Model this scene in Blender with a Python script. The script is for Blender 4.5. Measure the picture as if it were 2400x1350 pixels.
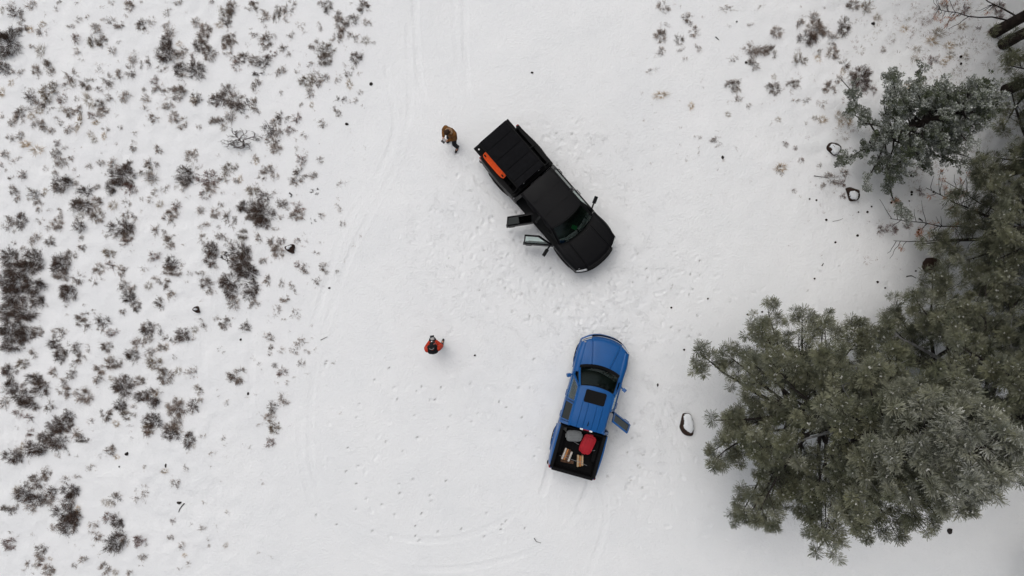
import bpy, bmesh, math, random
import numpy as np
from mathutils import Vector, Matrix, noise

S = bpy.context.scene
for o in list(bpy.data.objects):
    bpy.data.objects.remove(o)
COL = S.collection
RAD = math.radians

# ------------------------------------------------------------------ camera
CAM_H = 26.0                     # metres above the snow, looking straight down
cam_data = bpy.data.cameras.new('camera')
cam_data.sensor_width = 36.0
cam_data.lens = 24.0
cam_data.clip_end = 2000.0
cam = bpy.data.objects.new('camera', cam_data)
cam.location = (0, 0, CAM_H)
cam.rotation_euler = (0, 0, 0)
COL.objects.link(cam)
S.camera = cam

# ------------------------------------------------------------------ sky, sun, exposure
W = bpy.data.worlds.new('World')
S.world = W
W.use_nodes = True
wn = W.node_tree.nodes
wl = W.node_tree.links
bg = wn['Background']
sky = wn.new('ShaderNodeTexSky')
sky.sky_type = 'NISHITA'
sky.sun_disc = False
sky.sun_elevation = RAD(66)
sky.sun_rotation = RAD(328)
sky.air_density = 1.0
sky.dust_density = 6.0
sky.ozone_density = 1.0
hs = wn.new('ShaderNodeHueSaturation')      # overcast: almost no blue left in the sky
hs.inputs['Saturation'].default_value = 0.34
wl.new(sky.outputs[0], hs.inputs['Color'])
wl.new(hs.outputs[0], bg.inputs['Color'])
bg.inputs['Strength'].default_value = 0.100

sun_data = bpy.data.lights.new('sun', 'SUN')
sun_data.energy = 0.5
sun_data.angle = RAD(70)
sun_data.color = (1.0, 0.98, 0.95)
sun = bpy.data.objects.new('sun', sun_data)
# sun direction: elevation 66 deg, azimuth matching the sky's rotation
_el, _az = RAD(66), RAD(328)
_d = Vector((math.sin(_az) * math.cos(_el), math.cos(_az) * math.cos(_el), math.sin(_el)))
sun.rotation_euler = _d.to_track_quat('Z', 'Y').to_euler()
COL.objects.link(sun)

S.view_settings.view_transform = 'Standard'
S.view_settings.look = 'None'
S.view_settings.exposure = 0.0
S.view_settings.gamma = 1.0
S.render.engine = 'CYCLES'

# ------------------------------------------------------------------ helpers
PX = 2 * CAM_H * (18.0 / 24.0) / 2400.0       # metres per photo pixel on the ground

def at(px, py, h=0.0):
    """photo pixel -> place on the level of height h"""
    k = PX * (1 - h / CAM_H)
    return ((px - 1200) * k, (675 - py) * k)

def link(name, me, mat=None, parent=None, loc=None, rotz=None):
    o = bpy.data.objects.new(name, me)
    COL.objects.link(o)
    if mat is not None and me is not None:
        mats = mat if isinstance(mat, (list, tuple)) else [mat]
        if len(me.materials) == 0:
            for m in mats:
                me.materials.append(m)
    if parent is not None:
        o.parent = parent
    if loc is not None:
        o.location = loc
    if rotz is not None:
        o.rotation_euler = (0, 0, rotz)
    return o

def tag(o, label=None, cat=None, group=None, kind=None):
    if label:
        o['label'] = label
    if cat:
        o['category'] = cat
    if group:
        o['group'] = group
    if kind:
        o['kind'] = kind
    return o

def empty(name, loc=(0, 0, 0), rotz=0.0, label=None, cat=None, group=None, parent=None):
    o = bpy.data.objects.new(name, None)
    o.empty_display_size = 0.2
    COL.objects.link(o)
    o.location = loc
    o.rotation_euler = (0, 0, rotz)
    if parent is not None:
        o.parent = parent
    return tag(o, label, cat, group)

def mesh_from(verts, faces, smooth=False):
    me = bpy.data.meshes.new('mesh')
    me.from_pydata([tuple(v) for v in verts], [], [tuple(f) for f in faces])
    if smooth:
        me.polygons.foreach_set('use_smooth', [True] * len(me.polygons))
    me.update()
    return me

class MB:
    """collects shapes into one mesh"""
    def __init__(self):
        self.v = []
        self.f = []
        self.m = []
    def add(self, vs, fs, mi=0):
        b = len(self.v)
        self.v += [tuple(p) for p in vs]
        self.f += [tuple(b + i for i in f) for f in fs]
        self.m += [mi] * len(fs)
    def box(self, x0, x1, y0, y1, z0, z1, mi=0, ch=0.0):
        vs = [(x, y, z) for z in (z0, z1) for y in (y0, y1) for x in (x0, x1)]
        fs = [(0, 2, 3, 1), (4, 5, 7, 6), (0, 1, 5, 4), (2, 6, 7, 3), (0, 4, 6, 2), (1, 3, 7, 5)]
        self.add(vs, fs, mi)
    def rbox(self, x0, x1, y0, y1, z0, z1, r=0.03, mi=0, n=3):
        """box whose plan has rounded corners, with a small chamfer on top"""
        ring = []
        for cx, cy, a0 in ((x1 - r, y1 - r, 0), (x0 + r, y1 - r, 90), (x0 + r, y0 + r, 180), (x1 - r, y0 + r, 270)):
            for k in range(n + 1):
                a = RAD(a0 + 90 * k / n)
                ring.append((cx + r * math.cos(a), cy + r * math.sin(a)))
        N = len(ring)
        mx, my = (x0 + x1) / 2, (y0 + y1) / 2
        c = min(r * 0.5, (z1 - z0) * 0.3)
        fx = 1 - c / max(0.01, (x1 - x0) / 2)
        fy = 1 - c / max(0.01, (y1 - y0) / 2)
        vs = [(x, y, z0) for x, y in ring] + [(x, y, z1 - c) for x, y in ring] + \
             [(mx + (x - mx) * fx, my + (y - my) * fy, z1) for x, y in ring]
        fs = [tuple(range(N - 1, -1, -1)), tuple(range(2 * N, 3 * N))]
        for l in range(2):
            for i in range(N):
                j = (i + 1) % N
                fs.append((l * N + i, l * N + j, (l + 1) * N + j, (l + 1) * N + i))
        self.add(vs, fs, mi)
    def grid(self, P, mi=0, flip=False):
        R, C = len(P), len(P[0])
        vs = [p for r in P for p in r]
        fs = []
        for i in range(R - 1):
            for j in range(C - 1):
                q = (i * C + j, i * C + j + 1, (i + 1) * C + j + 1, (i + 1) * C + j)
                fs.append(q[::-1] if flip else q)
        self.add(vs, fs, mi)
    def shell(self, P, off, mi=0):
        """closed thick sheet: grid P and its copy moved by off (vector or function of point)"""
        R, C = len(P), len(P[0])
        A = [Vector(p) for r in P for p in r]
        B = [p + (off(p) if callable(off) else Vector(off)) for p in A]
        n = len(A)
        fs = []
        for i in range(R - 1):
            for j in range(C - 1):
                q = (i * C + j, i * C + j + 1, (i + 1) * C + j + 1, (i + 1) * C + j)
                fs.append(q)
                fs.append(tuple(n + k for k in q[::-1]))
        rim = [j for j in range(C)] + [i * C + C - 1 for i in range(1, R)] + \
              [(R - 1) * C + j for j in range(C - 2, -1, -1)] + [i * C for i in range(R - 2, 0, -1)]
        for k in range(len(rim)):
            a, b = rim[k], rim[(k + 1) % len(rim)]
            fs.append((b, a, n + a, n + b))
        self.add(A + B, fs, mi)
    def tube(self, pts, rad, seg=8, mi=0, caps=True):
        pts = [Vector(p) for p in pts]
        n = len(pts)
        if not isinstance(rad, (list, tuple)):
            rad = [rad] * n
        vs, fs = [], []
        up = Vector((0, 0, 1))
        px = None
        for i, p in enumerate(pts):
            t = (pts[min(i + 1, n - 1)] - pts[max(i - 1, 0)])
            if t.length < 1e-9:
                t = Vector((0, 0, 1))
            t.normalize()
            if px is None:
                ref = up if abs(t.z) < 0.9 else Vector((1, 0, 0))
                px = t.cross(ref).normalized()
            else:
                px = (px - t * px.dot(t))
                if px.length < 1e-6:
                    px = t.orthogonal()
                px.normalize()
            py = t.cross(px)
            for k in range(seg):
                a = 2 * math.pi * k / seg
                vs.append(p + (px * math.cos(a) + py * math.sin(a)) * rad[i])
        for i in range(n - 1):
            for k in range(seg):
                k2 = (k + 1) % seg
                fs.append((i * seg + k, i * seg + k2, (i + 1) * seg + k2, (i + 1) * seg + k))
        if caps:
            fs.append(tuple(range(seg - 1, -1, -1)))
            fs.append(tuple((n - 1) * seg + k for k in range(seg)))
        self.add(vs, fs, mi)
    def ball(self, c, r, seg=12, rings=8, mi=0):
        if not isinstance(r, (list, tuple)):
            r = (r, r, r)
        vs = [(c[0], c[1], c[2] + r[2])]
        for i in range(1, rings):
            th = math.pi * i / rings
            for k in range(seg):
                a = 2 * math.pi * k / seg
                vs.append((c[0] + r[0] * math.sin(th) * math.cos(a), c[1] + r[1] * math.sin(th) * math.sin(a), c[2] + r[2] * math.cos(th)))
        vs.append((c[0], c[1], c[2] - r[2]))
        fs = [(0, 1 + k, 1 + (k + 1) % seg) for k in range(seg)]
        for i in range(rings - 2):
            for k in range(seg):
                k2 = (k + 1) % seg
                a, b = 1 + i * seg, 1 + (i + 1) * seg
                fs.append((a + k, b + k, b + k2, a + k2))
        last = len(vs) - 1
        b = 1 + (rings - 2) * seg
        fs += [(last, b + (k + 1) % seg, b + k) for k in range(seg)]
        self.add(vs, fs, mi)
    def lathe(self, prof, axis='y', c=(0, 0, 0), seg=28, mi=0):
        """prof: list of (radius, along-axis)"""
        vs, fs = [], []
        n = len(prof)
        for k in range(seg):
            a = 2 * math.pi * k / seg
            for r, t in prof:
                if axis == 'y':
                    vs.append((c[0] + r * math.cos(a), c[1] + t, c[2] + r * math.sin(a)))
                else:
                    vs.append((c[0] + r * math.cos(a), c[1] + r * math.sin(a), c[2] + t))
        for k in range(seg):
            k2 = (k + 1) % seg
            for i in range(n - 1):
                fs.append((k * n + i, k2 * n + i, k2 * n + i + 1, k * n + i + 1))
        self.add(vs, fs, mi)
    def bar(self, p, q, w, t, mi=0, ref=None):
        """rectangular bar from p to q, w wide and t thick"""
        p, q = Vector(p), Vector(q)
        d = (q - p).normalized()
        r = Vector(ref) if ref is not None else (Vector((0, 0, 1)) if abs(d.z) < 0.8 else Vector((0, 1, 0)))
        u = d.cross(r).normalized()
        v = u.cross(d).normalized()
        vs = []
        for e in (p, q):
            for a, b in ((-1, -1), (1, -1), (1, 1), (-1, 1)):
                vs.append(e + u * (a * w / 2) + v * (b * t / 2))
        fs = [(3, 2, 1, 0), (4, 5, 6, 7)] + [(k, (k + 1) % 4, 4 + (k + 1) % 4, 4 + k) for k in range(4)]
        self.add(vs, fs, mi)
    def mesh(self, smooth=False):
        me = mesh_from(self.v, self.f, smooth)
        if any(self.m):
            me.polygons.foreach_set('material_index', self.m)
        return me
    def build(self, name, mat, parent=None, smooth=False, bevel=0.0, angle=None, loc=None, rotz=None):
        me = self.mesh(smooth)
        bm = bmesh.new()
        bm.from_mesh(me)
        bmesh.ops.recalc_face_normals(bm, faces=bm.faces)
        bm.to_mesh(me)
        bm.free()
        o = link(name, me, mat, parent, loc, rotz)
        if bevel > 0:
            b = o.modifiers.new('bevel', 'BEVEL')
            b.width = bevel
            b.segments = 2
            b.limit_method = 'ANGLE'
            b.angle_limit = RAD(40)
        if smooth:
            me.set_sharp_from_angle(angle=RAD(angle if angle else 38))
        return o

# ------------------------------------------------------------------ materials
def material(name, color, rough=0.6, metal=0.0, spec=0.22, coat=0.0, var=0.0, scale=20.0, bump=0.0, bscale=60.0, objvar=0.0):
    m = bpy.data.materials.new(name)
    m.use_nodes = True
    nt = m.node_tree
    b = nt.nodes['Principled BSDF']
    b.inputs['Roughness'].default_value = rough
    b.inputs['Metallic'].default_value = metal
    b.inputs['Specular IOR Level'].default_value = spec
    if coat:
        b.inputs['Coat Weight'].default_value = coat
        b.inputs['Coat Roughness'].default_value = 0.12
    tc = nt.nodes.new('ShaderNodeTexCoord')
    nz = nt.nodes.new('ShaderNodeTexNoise')
    nz.inputs['Scale'].default_value = scale
    nz.inputs['Detail'].default_value = 5
    nt.links.new(tc.outputs['Object'], nz.inputs['Vector'])
    rp = nt.nodes.new('ShaderNodeValToRGB')
    rp.color_ramp.elements[0].position = 0.3
    rp.color_ramp.elements[1].position = 0.72
    rp.color_ramp.elements[0].color = tuple(c * (1 - var) for c in color) + (1,)
    rp.color_ramp.elements[1].color = tuple(min(1, c * (1 + var)) for c in color) + (1,)
    nt.links.new(nz.outputs['Fac'], rp.inputs['Fac'])
    out = rp.outputs['Color']
    if objvar:
        oi = nt.nodes.new('ShaderNodeObjectInfo')
        mr = nt.nodes.new('ShaderNodeMapRange')
        mr.inputs['To Min'].default_value = 1 - objvar
        mr.inputs['To Max'].default_value = 1 + objvar
        nt.links.new(oi.outputs['Random'], mr.inputs['Value'])
        mx = nt.nodes.new('ShaderNodeMix')
        mx.data_type = 'RGBA'
        mx.blend_type = 'MULTIPLY'
        mx.inputs[0].default_value = 1.0
        nt.links.new(out, mx.inputs[6])
        nt.links.new(mr.outputs[0], mx.inputs[7])
        out = mx.outputs[2]
    nt.links.new(out, b.inputs['Base Color'])
    if bump:
        n2 = nt.nodes.new('ShaderNodeTexNoise')
        n2.inputs['Scale'].default_value = bscale
        n2.inputs['Detail'].default_value = 6
        nt.links.new(tc.outputs['Object'], n2.inputs['Vector'])
        bp = nt.nodes.new('ShaderNodeBump')
        bp.inputs['Strength'].default_value = bump
        bp.inputs['Distance'].default_value = 0.02
        nt.links.new(n2.outputs['Fac'], bp.inputs['Height'])
        nt.links.new(bp.outputs[0], b.inputs['Normal'])
    return m

def glass_material(name, tint, refl=0.10):
    m = bpy.data.materials.new(name)
    m.use_nodes = True
    nt = m.node_tree
    nt.nodes.clear()
    out = nt.nodes.new('ShaderNodeOutputMaterial')
    mix = nt.nodes.new('ShaderNodeMixShader')
    tr = nt.nodes.new('ShaderNodeBsdfTransparent')
    tr.inputs[0].default_value = tint + (1,)
    gl = nt.nodes.new('ShaderNodeBsdfGlossy')
    gl.inputs['Roughness'].default_value = 0.04
    gl.inputs['Color'].default_value = (0.9, 0.97, 0.95, 1)
    fr = nt.nodes.new('ShaderNodeLayerWeight')
    fr.inputs['Blend'].default_value = 0.5
    pw = nt.nodes.new('ShaderNodeMath')
    pw.operation = 'POWER'
    pw.inputs[1].default_value = 5.0
    nt.links.new(fr.outputs['Facing'], pw.inputs[0])
    ad = nt.nodes.new('ShaderNodeMath')
    ad.operation = 'MULTIPLY_ADD'
    ad.use_clamp = True
    ad.inputs[1].default_value = 0.9
    ad.inputs[2].default_value = refl / 2
    nt.links.new(pw.outputs[0], ad.inputs[0])
    nt.links.new(ad.outputs[0], mix.inputs[0])
    nt.links.new(tr.outputs[0], mix.inputs[1])
    nt.links.new(gl.outputs[0], mix.inputs[2])
    nt.links.new(mix.outputs[0], out.inputs[0])
    return m

def paint_material(name, color, flake, rough=0.3, coat=0.6, wet=0.0, spec=0.2):
    """car paint with fine droplets of melted snow on it"""
    m = material(name, color, rough=rough, coat=coat, var=0.06, scale=3.0, spec=spec)
    nt = m.node_tree
    b = nt.nodes['Principled BSDF']
    b.inputs['Metallic'].default_value = flake
    tc = nt.nodes.new('ShaderNodeTexCoord')
    v = nt.nodes.new('ShaderNodeTexVoronoi')
    v.inputs['Scale'].default_value = 55
    nt.links.new(tc.outputs['Object'], v.inputs['Vector'])
    bp = nt.nodes.new('ShaderNodeBump')
    bp.inputs['Strength'].default_value = 0.25 + wet
    bp.inputs['Distance'].default_value = 0.01
    nt.links.new(v.outputs['Distance'], bp.inputs['Height'])
    nt.links.new(bp.outputs[0], b.inputs['Normal'])
    nz = nt.nodes.new('ShaderNodeTexNoise')
    nz.inputs['Scale'].default_value = 6
    nz.inputs['Detail'].default_value = 8
    nt.links.new(tc.outputs['Object'], nz.inputs['Vector'])
    mr = nt.nodes.new('ShaderNodeMapRange')
    mr.inputs['To Min'].default_value = rough * 0.8
    mr.inputs['To Max'].default_value = min(1, rough * 1.5)
    nt.links.new(nz.outputs['Fac'], mr.inputs['Value'])
    nt.links.new(mr.outputs[0], b.inputs['Roughness'])
    return m

M = {}
M['black_paint'] = paint_material('black_paint', (0.0055, 0.0055, 0.0065), 0.0, 0.36, 0.0, spec=0.11)
M['black_trim'] = material('black_trim', (0.0055, 0.0055, 0.006), 0.6, var=0.2, bump=0.1, spec=0.12)
M['black_cover'] = material('black_cover', (0.0065, 0.0065, 0.0078), 0.8, spec=0.1, var=0.25, scale=8, bump=0.3, bscale=90)
M['blue_paint'] = paint_material('blue_paint', (0.0050, 0.086, 0.288), 0.0, 0.28, 0.0, spec=0.30)
M['liner'] = material('bed_liner', (0.006, 0.006, 0.0065), 0.85, spec=0.1, var=0.3, bump=0.4, bscale=120)
M['rubber'] = material('tyre_rubber', (0.007, 0.007, 0.0075), 0.85, spec=0.1, var=0.3, bump=0.3)
M['rim_dark'] = material('dark_rim', (0.03, 0.03, 0.032), 0.35, metal=0.8)
M['rim_silver'] = material('silver_rim', (0.35, 0.36, 0.37), 0.35, metal=0.9)
M['chrome'] = material('bright_metal', (0.55, 0.56, 0.58), 0.2, metal=1.0)
M['glass'] = glass_material('windshield_glass', (0.50, 0.62, 0.58), 0.06)
M['glass_door'] = glass_material('door_glass', (0.93, 1.0, 0.98), 0.08)
M['glass_black'] = glass_material('black_tinted_glass', (0.035, 0.04, 0.04), 0.05)
M['glass_dark'] = glass_material('tinted_glass', (0.10, 0.115, 0.115), 0.06)
M['seat'] = material('seat_cloth', (0.025, 0.025, 0.027), 0.9, var=0.2)
M['dash'] = material('dash_plastic', (0.014, 0.015, 0.016), 0.7, var=0.1)
M['headlight'] = material('headlight_lens', (0.55, 0.57, 0.58), 0.12, spec=0.8)
M['taillight'] = material('taillight_lens', (0.30, 0.01, 0.015), 0.2, spec=0.6)
M['lamp_white'] = material('cargo_lamp_lens', (0.8, 0.8, 0.8), 0.2)
M['mirror_glass'] = material('mirror_glass', (0.6, 0.63, 0.65), 0.05, metal=1.0)
M['orange'] = material('orange_plastic', (0.80, 0.090, 0.012), 0.5, var=0.08, bump=0.1)
M['red_bin'] = material('red_plastic', (0.36, 0.012, 0.022), 0.5, var=0.1, scale=6, bump=0.15)
M['grey_bin'] = material('grey_plastic', (0.17, 0.18, 0.185), 0.55, var=0.1, scale=8, bump=0.15)
M['wood_pale'] = material('split_pale_wood', (0.50, 0.36, 0.22), 0.8, var=0.3, scale=14, bump=0.4)
M['wood_orange'] = material('split_orange_wood', (0.46, 0.20, 0.07), 0.8, var=0.35, scale=14, bump=0.4)
M['wood_white'] = material('split_white_wood', (0.62, 0.58, 0.53), 0.8, var=0.2, scale=14, bump=0.4)
M['wood_bark'] = material('firewood_bark', (0.10, 0.055, 0.035), 0.9, var=0.4, scale=20, bump=0.6)
M['strap'] = material('grey_strap', (0.30, 0.31, 0.32), 0.7, var=0.1)
M['skin'] = material('skin', (0.50, 0.27, 0.19), 0.5, var=0.08)
M['brown_jacket'] = material('brown_canvas', (0.165, 0.072, 0.020), 0.9, var=0.25, scale=12, bump=0.6, bscale=30)
M['red_jacket'] = material('red_shell', (0.46, 0.040, 0.016), 0.65, var=0.15, scale=10, bump=0.5, bscale=25)
M['black_cloth'] = material('black_cloth', (0.012, 0.012, 0.014), 0.9, var=0.3, bump=0.4)
M['black_trouser'] = material('dark_trousers', (0.016, 0.016, 0.020), 0.9, var=0.25, bump=0.4)
M['hair_brown'] = material('brown_hair', (0.035, 0.018, 0.010), 0.7, var=0.4, scale=60)
M['boot'] = material('dark_boot', (0.02, 0.016, 0.014), 0.7, var=0.2)
M['controller'] = material('pale_controller', (0.45, 0.44, 0.44), 0.5)
M['screen'] = material('dark_screen', (0.02, 0.02, 0.025), 0.15)
M['tan_cloth'] = material('tan_collar', (0.30, 0.20, 0.12), 0.9)
M['grey_cloth'] = material('grey_band', (0.33, 0.32, 0.32), 0.8)
M['rock'] = material('brown_rock', (0.040, 0.023, 0.017), 0.9, var=0.45, scale=6, bump=0.8, bscale=18)
M['stone'] = material('dark_stone', (0.035, 0.030, 0.028), 0.9, var=0.4, scale=20, bump=0.6)
M['cone'] = material('pine_cone_scale', (0.028, 0.018, 0.013), 0.9, var=0.4)
M['bark'] = material('pine_bark', (0.024, 0.017, 0.014), 0.95, var=0.5, scale=5, bump=1.0, bscale=12)
M['limb'] = material('limb_bark', (0.032, 0.027, 0.024), 0.95, var=0.45, scale=9, bump=0.6, bscale=20)
M['limb_grey'] = material('frosted_limb', (0.26, 0.26, 0.26), 0.95, var=0.4, scale=9, bump=0.6, bscale=20)
M['dead_needle'] = material('dead_needles', (0.40, 0.20, 0.12), 0.9, var=0.35, scale=4)
M['snow_cap'] = material('snow_on_rock', (0.83, 0.85, 0.87), 0.7, var=0.03, scale=3, bump=0.3, bscale=14)

# shrub colours
M['twig'] = material('dark_twig', (0.060, 0.047, 0.042), 0.95, spec=0.05, var=0.4, scale=9, objvar=0.3)
M['twig_grey'] = material('grey_brown_twig', (0.132, 0.100, 0.082), 0.95, spec=0.05, var=0.4, scale=9, objvar=0.3)
M['twig_red'] = material('red_brown_twig', (0.095, 0.050, 0.040), 0.95, spec=0.05, var=0.4, scale=9, objvar=0.3)
M['leaf_dark'] = material('dark_sage_leaf', (0.130, 0.090, 0.071), 0.95, spec=0.05, var=0.5, scale=5, objvar=0.3)
M['leaf_grey'] = material('grey_sage_leaf', (0.300, 0.246, 0.208), 0.95, spec=0.05, var=0.5, scale=4, objvar=0.45)
M['leaf_olive'] = material('olive_leaf', (0.215, 0.170, 0.105), 0.95, spec=0.05, var=0.45, scale=5, objvar=0.25)
M['leaf_red'] = material('rusty_leaf', (0.21, 0.115, 0.09), 0.95, spec=0.05, var=0.4, scale=5, objvar=0.25)
M['grass'] = material('dry_grass', (0.36, 0.25, 0.13), 0.95, spec=0.05, var=0.35, scale=6, objvar=0.25)
M['grass_grey'] = material('pale_dry_grass', (0.30, 0.25, 0.19), 0.95, spec=0.05, var=0.35, scale=6, objvar=0.25)

def foliage_material(name, base, dark, frost, trans=0.25):
    m = bpy.data.materials.new(name)
    m.use_nodes = True
    nt = m.node_tree
    b = nt.nodes['Principled BSDF']
    b.inputs['Roughness'].default_value = 0.75
    b.inputs['Specular IOR Level'].default_value = 0.08
    a = nt.nodes.new('ShaderNodeAttribute')
    a.attribute_name = 'frost'
    a2 = nt.nodes.new('ShaderNodeAttribute')
    a2.attribute_name = 'tone'
    m1 = nt.nodes.new('ShaderNodeMix')
    m1.data_type = 'RGBA'
    m1.inputs[6].default_value = dark + (1,)
    m1.inputs[7].default_value = base + (1,)
    nt.links.new(a2.outputs['Fac'], m1.inputs[0])
    m2 = nt.nodes.new('ShaderNodeMix')
    m2.data_type = 'RGBA'
    m2.inputs[7].default_value = frost + (1,)
    nt.links.new(a.outputs['Fac'], m2.inputs[0])
    nt.links.new(m1.outputs[2], m2.inputs[6])
    nt.links.new(m2.outputs[2], b.inputs['Base Color'])
    return m
M['pine'] = foliage_material('pine_needles', (0.215, 0.218, 0.135), (0.082, 0.092, 0.056), (0.66, 0.67, 0.65))
M['juniper'] = foliage_material('juniper_scales', (0.125, 0.145, 0.090), (0.055, 0.065, 0.043), (0.66, 0.68, 0.66))
# ------------------------------------------------------------------ snow ground
rng = np.random.default_rng(7)
GS = 0.049
def axis_coords(half, step, far):
    core = np.arange(-half, half + step / 2, step)
    out, s, p = [], step * 2, half
    while p < far:
        p += s
        s *= 1.35
        out.append(p)
    out = np.array(out)
    return np.concatenate([-out[::-1], core, out])
gx = axis_coords(20.2, GS, 420.0)
gy = axis_coords(11.6, GS, 420.0)
NX, NY = len(gx), len(gy)
XX, YY = np.meshgrid(gx, gy)

def value_noise(X, Y, cell, seed):
    r = np.random.default_rng(seed).random((256, 256))
    u, v = X / cell, Y / cell
    i, j = np.floor(u).astype(int), np.floor(v).astype(int)
    fu, fv = u - i, v - j
    fu, fv = fu * fu * (3 - 2 * fu), fv * fv * (3 - 2 * fv)
    g = lambda a, b: r[a % 256, b % 256]
    return (g(i, j) * (1 - fu) + g(i + 1, j) * fu) * (1 - fv) + (g(i, j + 1) * (1 - fu) + g(i + 1, j + 1) * fu) * fv - 0.5

ZZ = 0.10 * value_noise(XX, YY, 6.0, 1) + 0.045 * value_noise(XX, YY, 1.7, 2) + 0.018 * value_noise(XX, YY, 0.55, 3) \
    + 0.008 * value_noise(XX, YY, 0.2, 4) + 0.006 * value_noise(XX, YY, 0.09, 5)
ZZ -= ZZ[NY // 2, NX // 2]
# rough low vegetation under the snow on the left and upper right
veg = np.clip((-7.0 - XX) / 5.0, 0, 1) + np.clip((XX - 6.0) / 6.0, 0, 1) * np.clip((YY + 1.0) / 6.0, 0, 1)
ZZ += veg * (0.06 * value_noise(XX, YY, 0.42, 6) + 0.02 * value_noise(XX, YY, 0.17, 16))
# trampled snow round the two trucks
def bump_field(cx, cy, r):
    return np.exp(-((XX - cx) ** 2 + (YY - cy) ** 2) / (r * r))
tramp = np.clip(bump_field(0.2, 2.6, 3.2) + bump_field(3.6, -0.3, 2.6) + bump_field(4.6, -5.2, 2.0) + 0.6 * bump_field(-2.2, 1.5, 2.5) + 0.8 * bump_field(3.3, 4.7, 1.6), 0, 1)
ZZ += tramp * (0.006 * value_noise(XX, YY, 0.16, 8) + 0.006 * value_noise(XX, YY, 0.31, 9))
DIRT = np.zeros_like(ZZ)

def window(x, y, r):
    i0, i1 = np.searchsorted(gx, (x - r, x + r))
    j0, j1 = np.searchsorted(gy, (y - r, y + r))
    return slice(j0, j1), slice(i0, i1)

def footprint(x, y, a, depth=0.06, L=0.15, Wd=0.06, dirt=0.0):
    sl = window(x, y, 0.35)
    dx, dy = XX[sl] - x, YY[sl] - y
    u = dx * math.cos(a) + dy * math.sin(a)
    v = -dx * math.sin(a) + dy * math.cos(a)
    d = np.sqrt((u / L) ** 2 + (v / Wd) ** 2)
    dm = depth * 0.5 * min(1.0, 0.45 + abs(math.sin(x * 37 + y * 17)))
    ZZ[sl] -= dm * np.clip(1.25 - d, 0, 0.5) / 0.5 * (0.65 + 0.5 * np.clip(u / L, -1, 1))
    ZZ[sl] += 0.005 * np.exp(-((d - 1.6) / 0.3) ** 2)
    if dirt:
        DIRT[sl] = np.maximum(DIRT[sl], dirt * np.clip(1.2 - np.sqrt(((u - L * 0.8) / (0.35 * L)) ** 2 + (v / Wd) ** 2), 0, 1))

def smooth_path(pts, step):
    """Catmull-Rom through world points, sampled every step metres"""
    P = [np.array(p, float) for p in pts]
    P = [2 * P[0] - P[1]] + P + [2 * P[-1] - P[-2]]
    out = []
    for i in range(1, len(P) - 2):
        n = max(2, int(np.linalg.norm(P[i + 1] - P[i]) / step))
        for k in range(n):
            t = k / n
            out.append(0.5 * ((2 * P[i]) + (-P[i - 1] + P[i + 1]) * t + (2 * P[i - 1] - 5 * P[i] + 4 * P[i + 1] - P[i + 2]) * t * t + (-P[i - 1] + 3 * P[i] - 3 * P[i + 1] + P[i + 2]) * t ** 3))
    return out

TR = np.zeros_like(ZZ)
RIM = np.zeros_like(ZZ)
def tyre_track(pix, depth=0.03, half=0.10):
    depth *= 0.75
    path = smooth_path([at(*p) for p in pix], 0.05)
    for k, p in enumerate(path):
        sl = window(p[0], p[1], 0.34)
        d = np.sqrt((XX[sl] - p[0]) ** 2 + (YY[sl] - p[1]) ** 2)
        tread = (1.0 + 0.25 * math.sin(k * 1.9)) * (0.45 + 0.25 * math.sin(k * 0.043) + 0.2 * math.sin(k * 0.11 + 1))
        TR[sl] = np.maximum(TR[sl], depth * tread * np.clip((half + 0.05 - d) / 0.05, 0, 1))
        RIM[sl] = np.maximum(RIM[sl], 0.006 * np.exp(-((d - half - 0.06) / 0.03) ** 2))

tyre_track([(1090, -20), (1091, 120), (1097, 220), (1120, 285), (1160, 340)], 0.028)
tyre_track([(972, -20), (978, 130), (992, 220), (1030, 300), (1080, 370), (1135, 430), (1185, 480)], 0.034)
tyre_track([(957, 60), (958, 180), (960, 260), (930, 380), (880, 480), (828, 580), (785, 700), (740, 860), (728, 1000), (735, 1100), (775, 1190), (850, 1240), (960, 1264), (1070, 1262), (1170, 1225), (1260, 1160), (1310, 1105)], 0.022)
tyre_track([(905, 160), (925, 300), (880, 420), (810, 530), (760, 680), (715, 850), (703, 1000), (712, 1110), (750, 1210), (830, 1290), (950, 1330), (1100, 1330), (1250, 1290), (1350, 1210), (1400, 1120)], 0.022)
tyre_track([(1065, -20), (1066, 80), (1085, 190), (1115, 240), (1185, 285)], 0.016)
tyre_track([(1100, 395), (1140, 430), (1190, 470), (1240, 515)], 0.04)
tyre_track([(1402, 1120), (1420, 1180), (1410, 1260), (1370, 1370)], 0.02)
tyre_track([(490, 660), (478, 800), (480, 940), (470, 1080)], 0.018)
tyre_track([(596, 700), (590, 840), (592, 980), (600, 1100)], 0.018)
for q in ([(1155, 330), (1186, 352), (1208, 372)], [(1118, 420), (1150, 448), (1178, 470)], [(1296, 1068), (1290, 1090), (1283, 1120), (1270, 1160)], [(1392, 1096), (1386, 1120), (1376, 1150), (1358, 1190)]):
    tyre_track(q, 0.05, 0.11)
ZZ -= TR
ZZ += RIM * (1 - np.clip(TR / 0.012, 0, 1))

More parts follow.
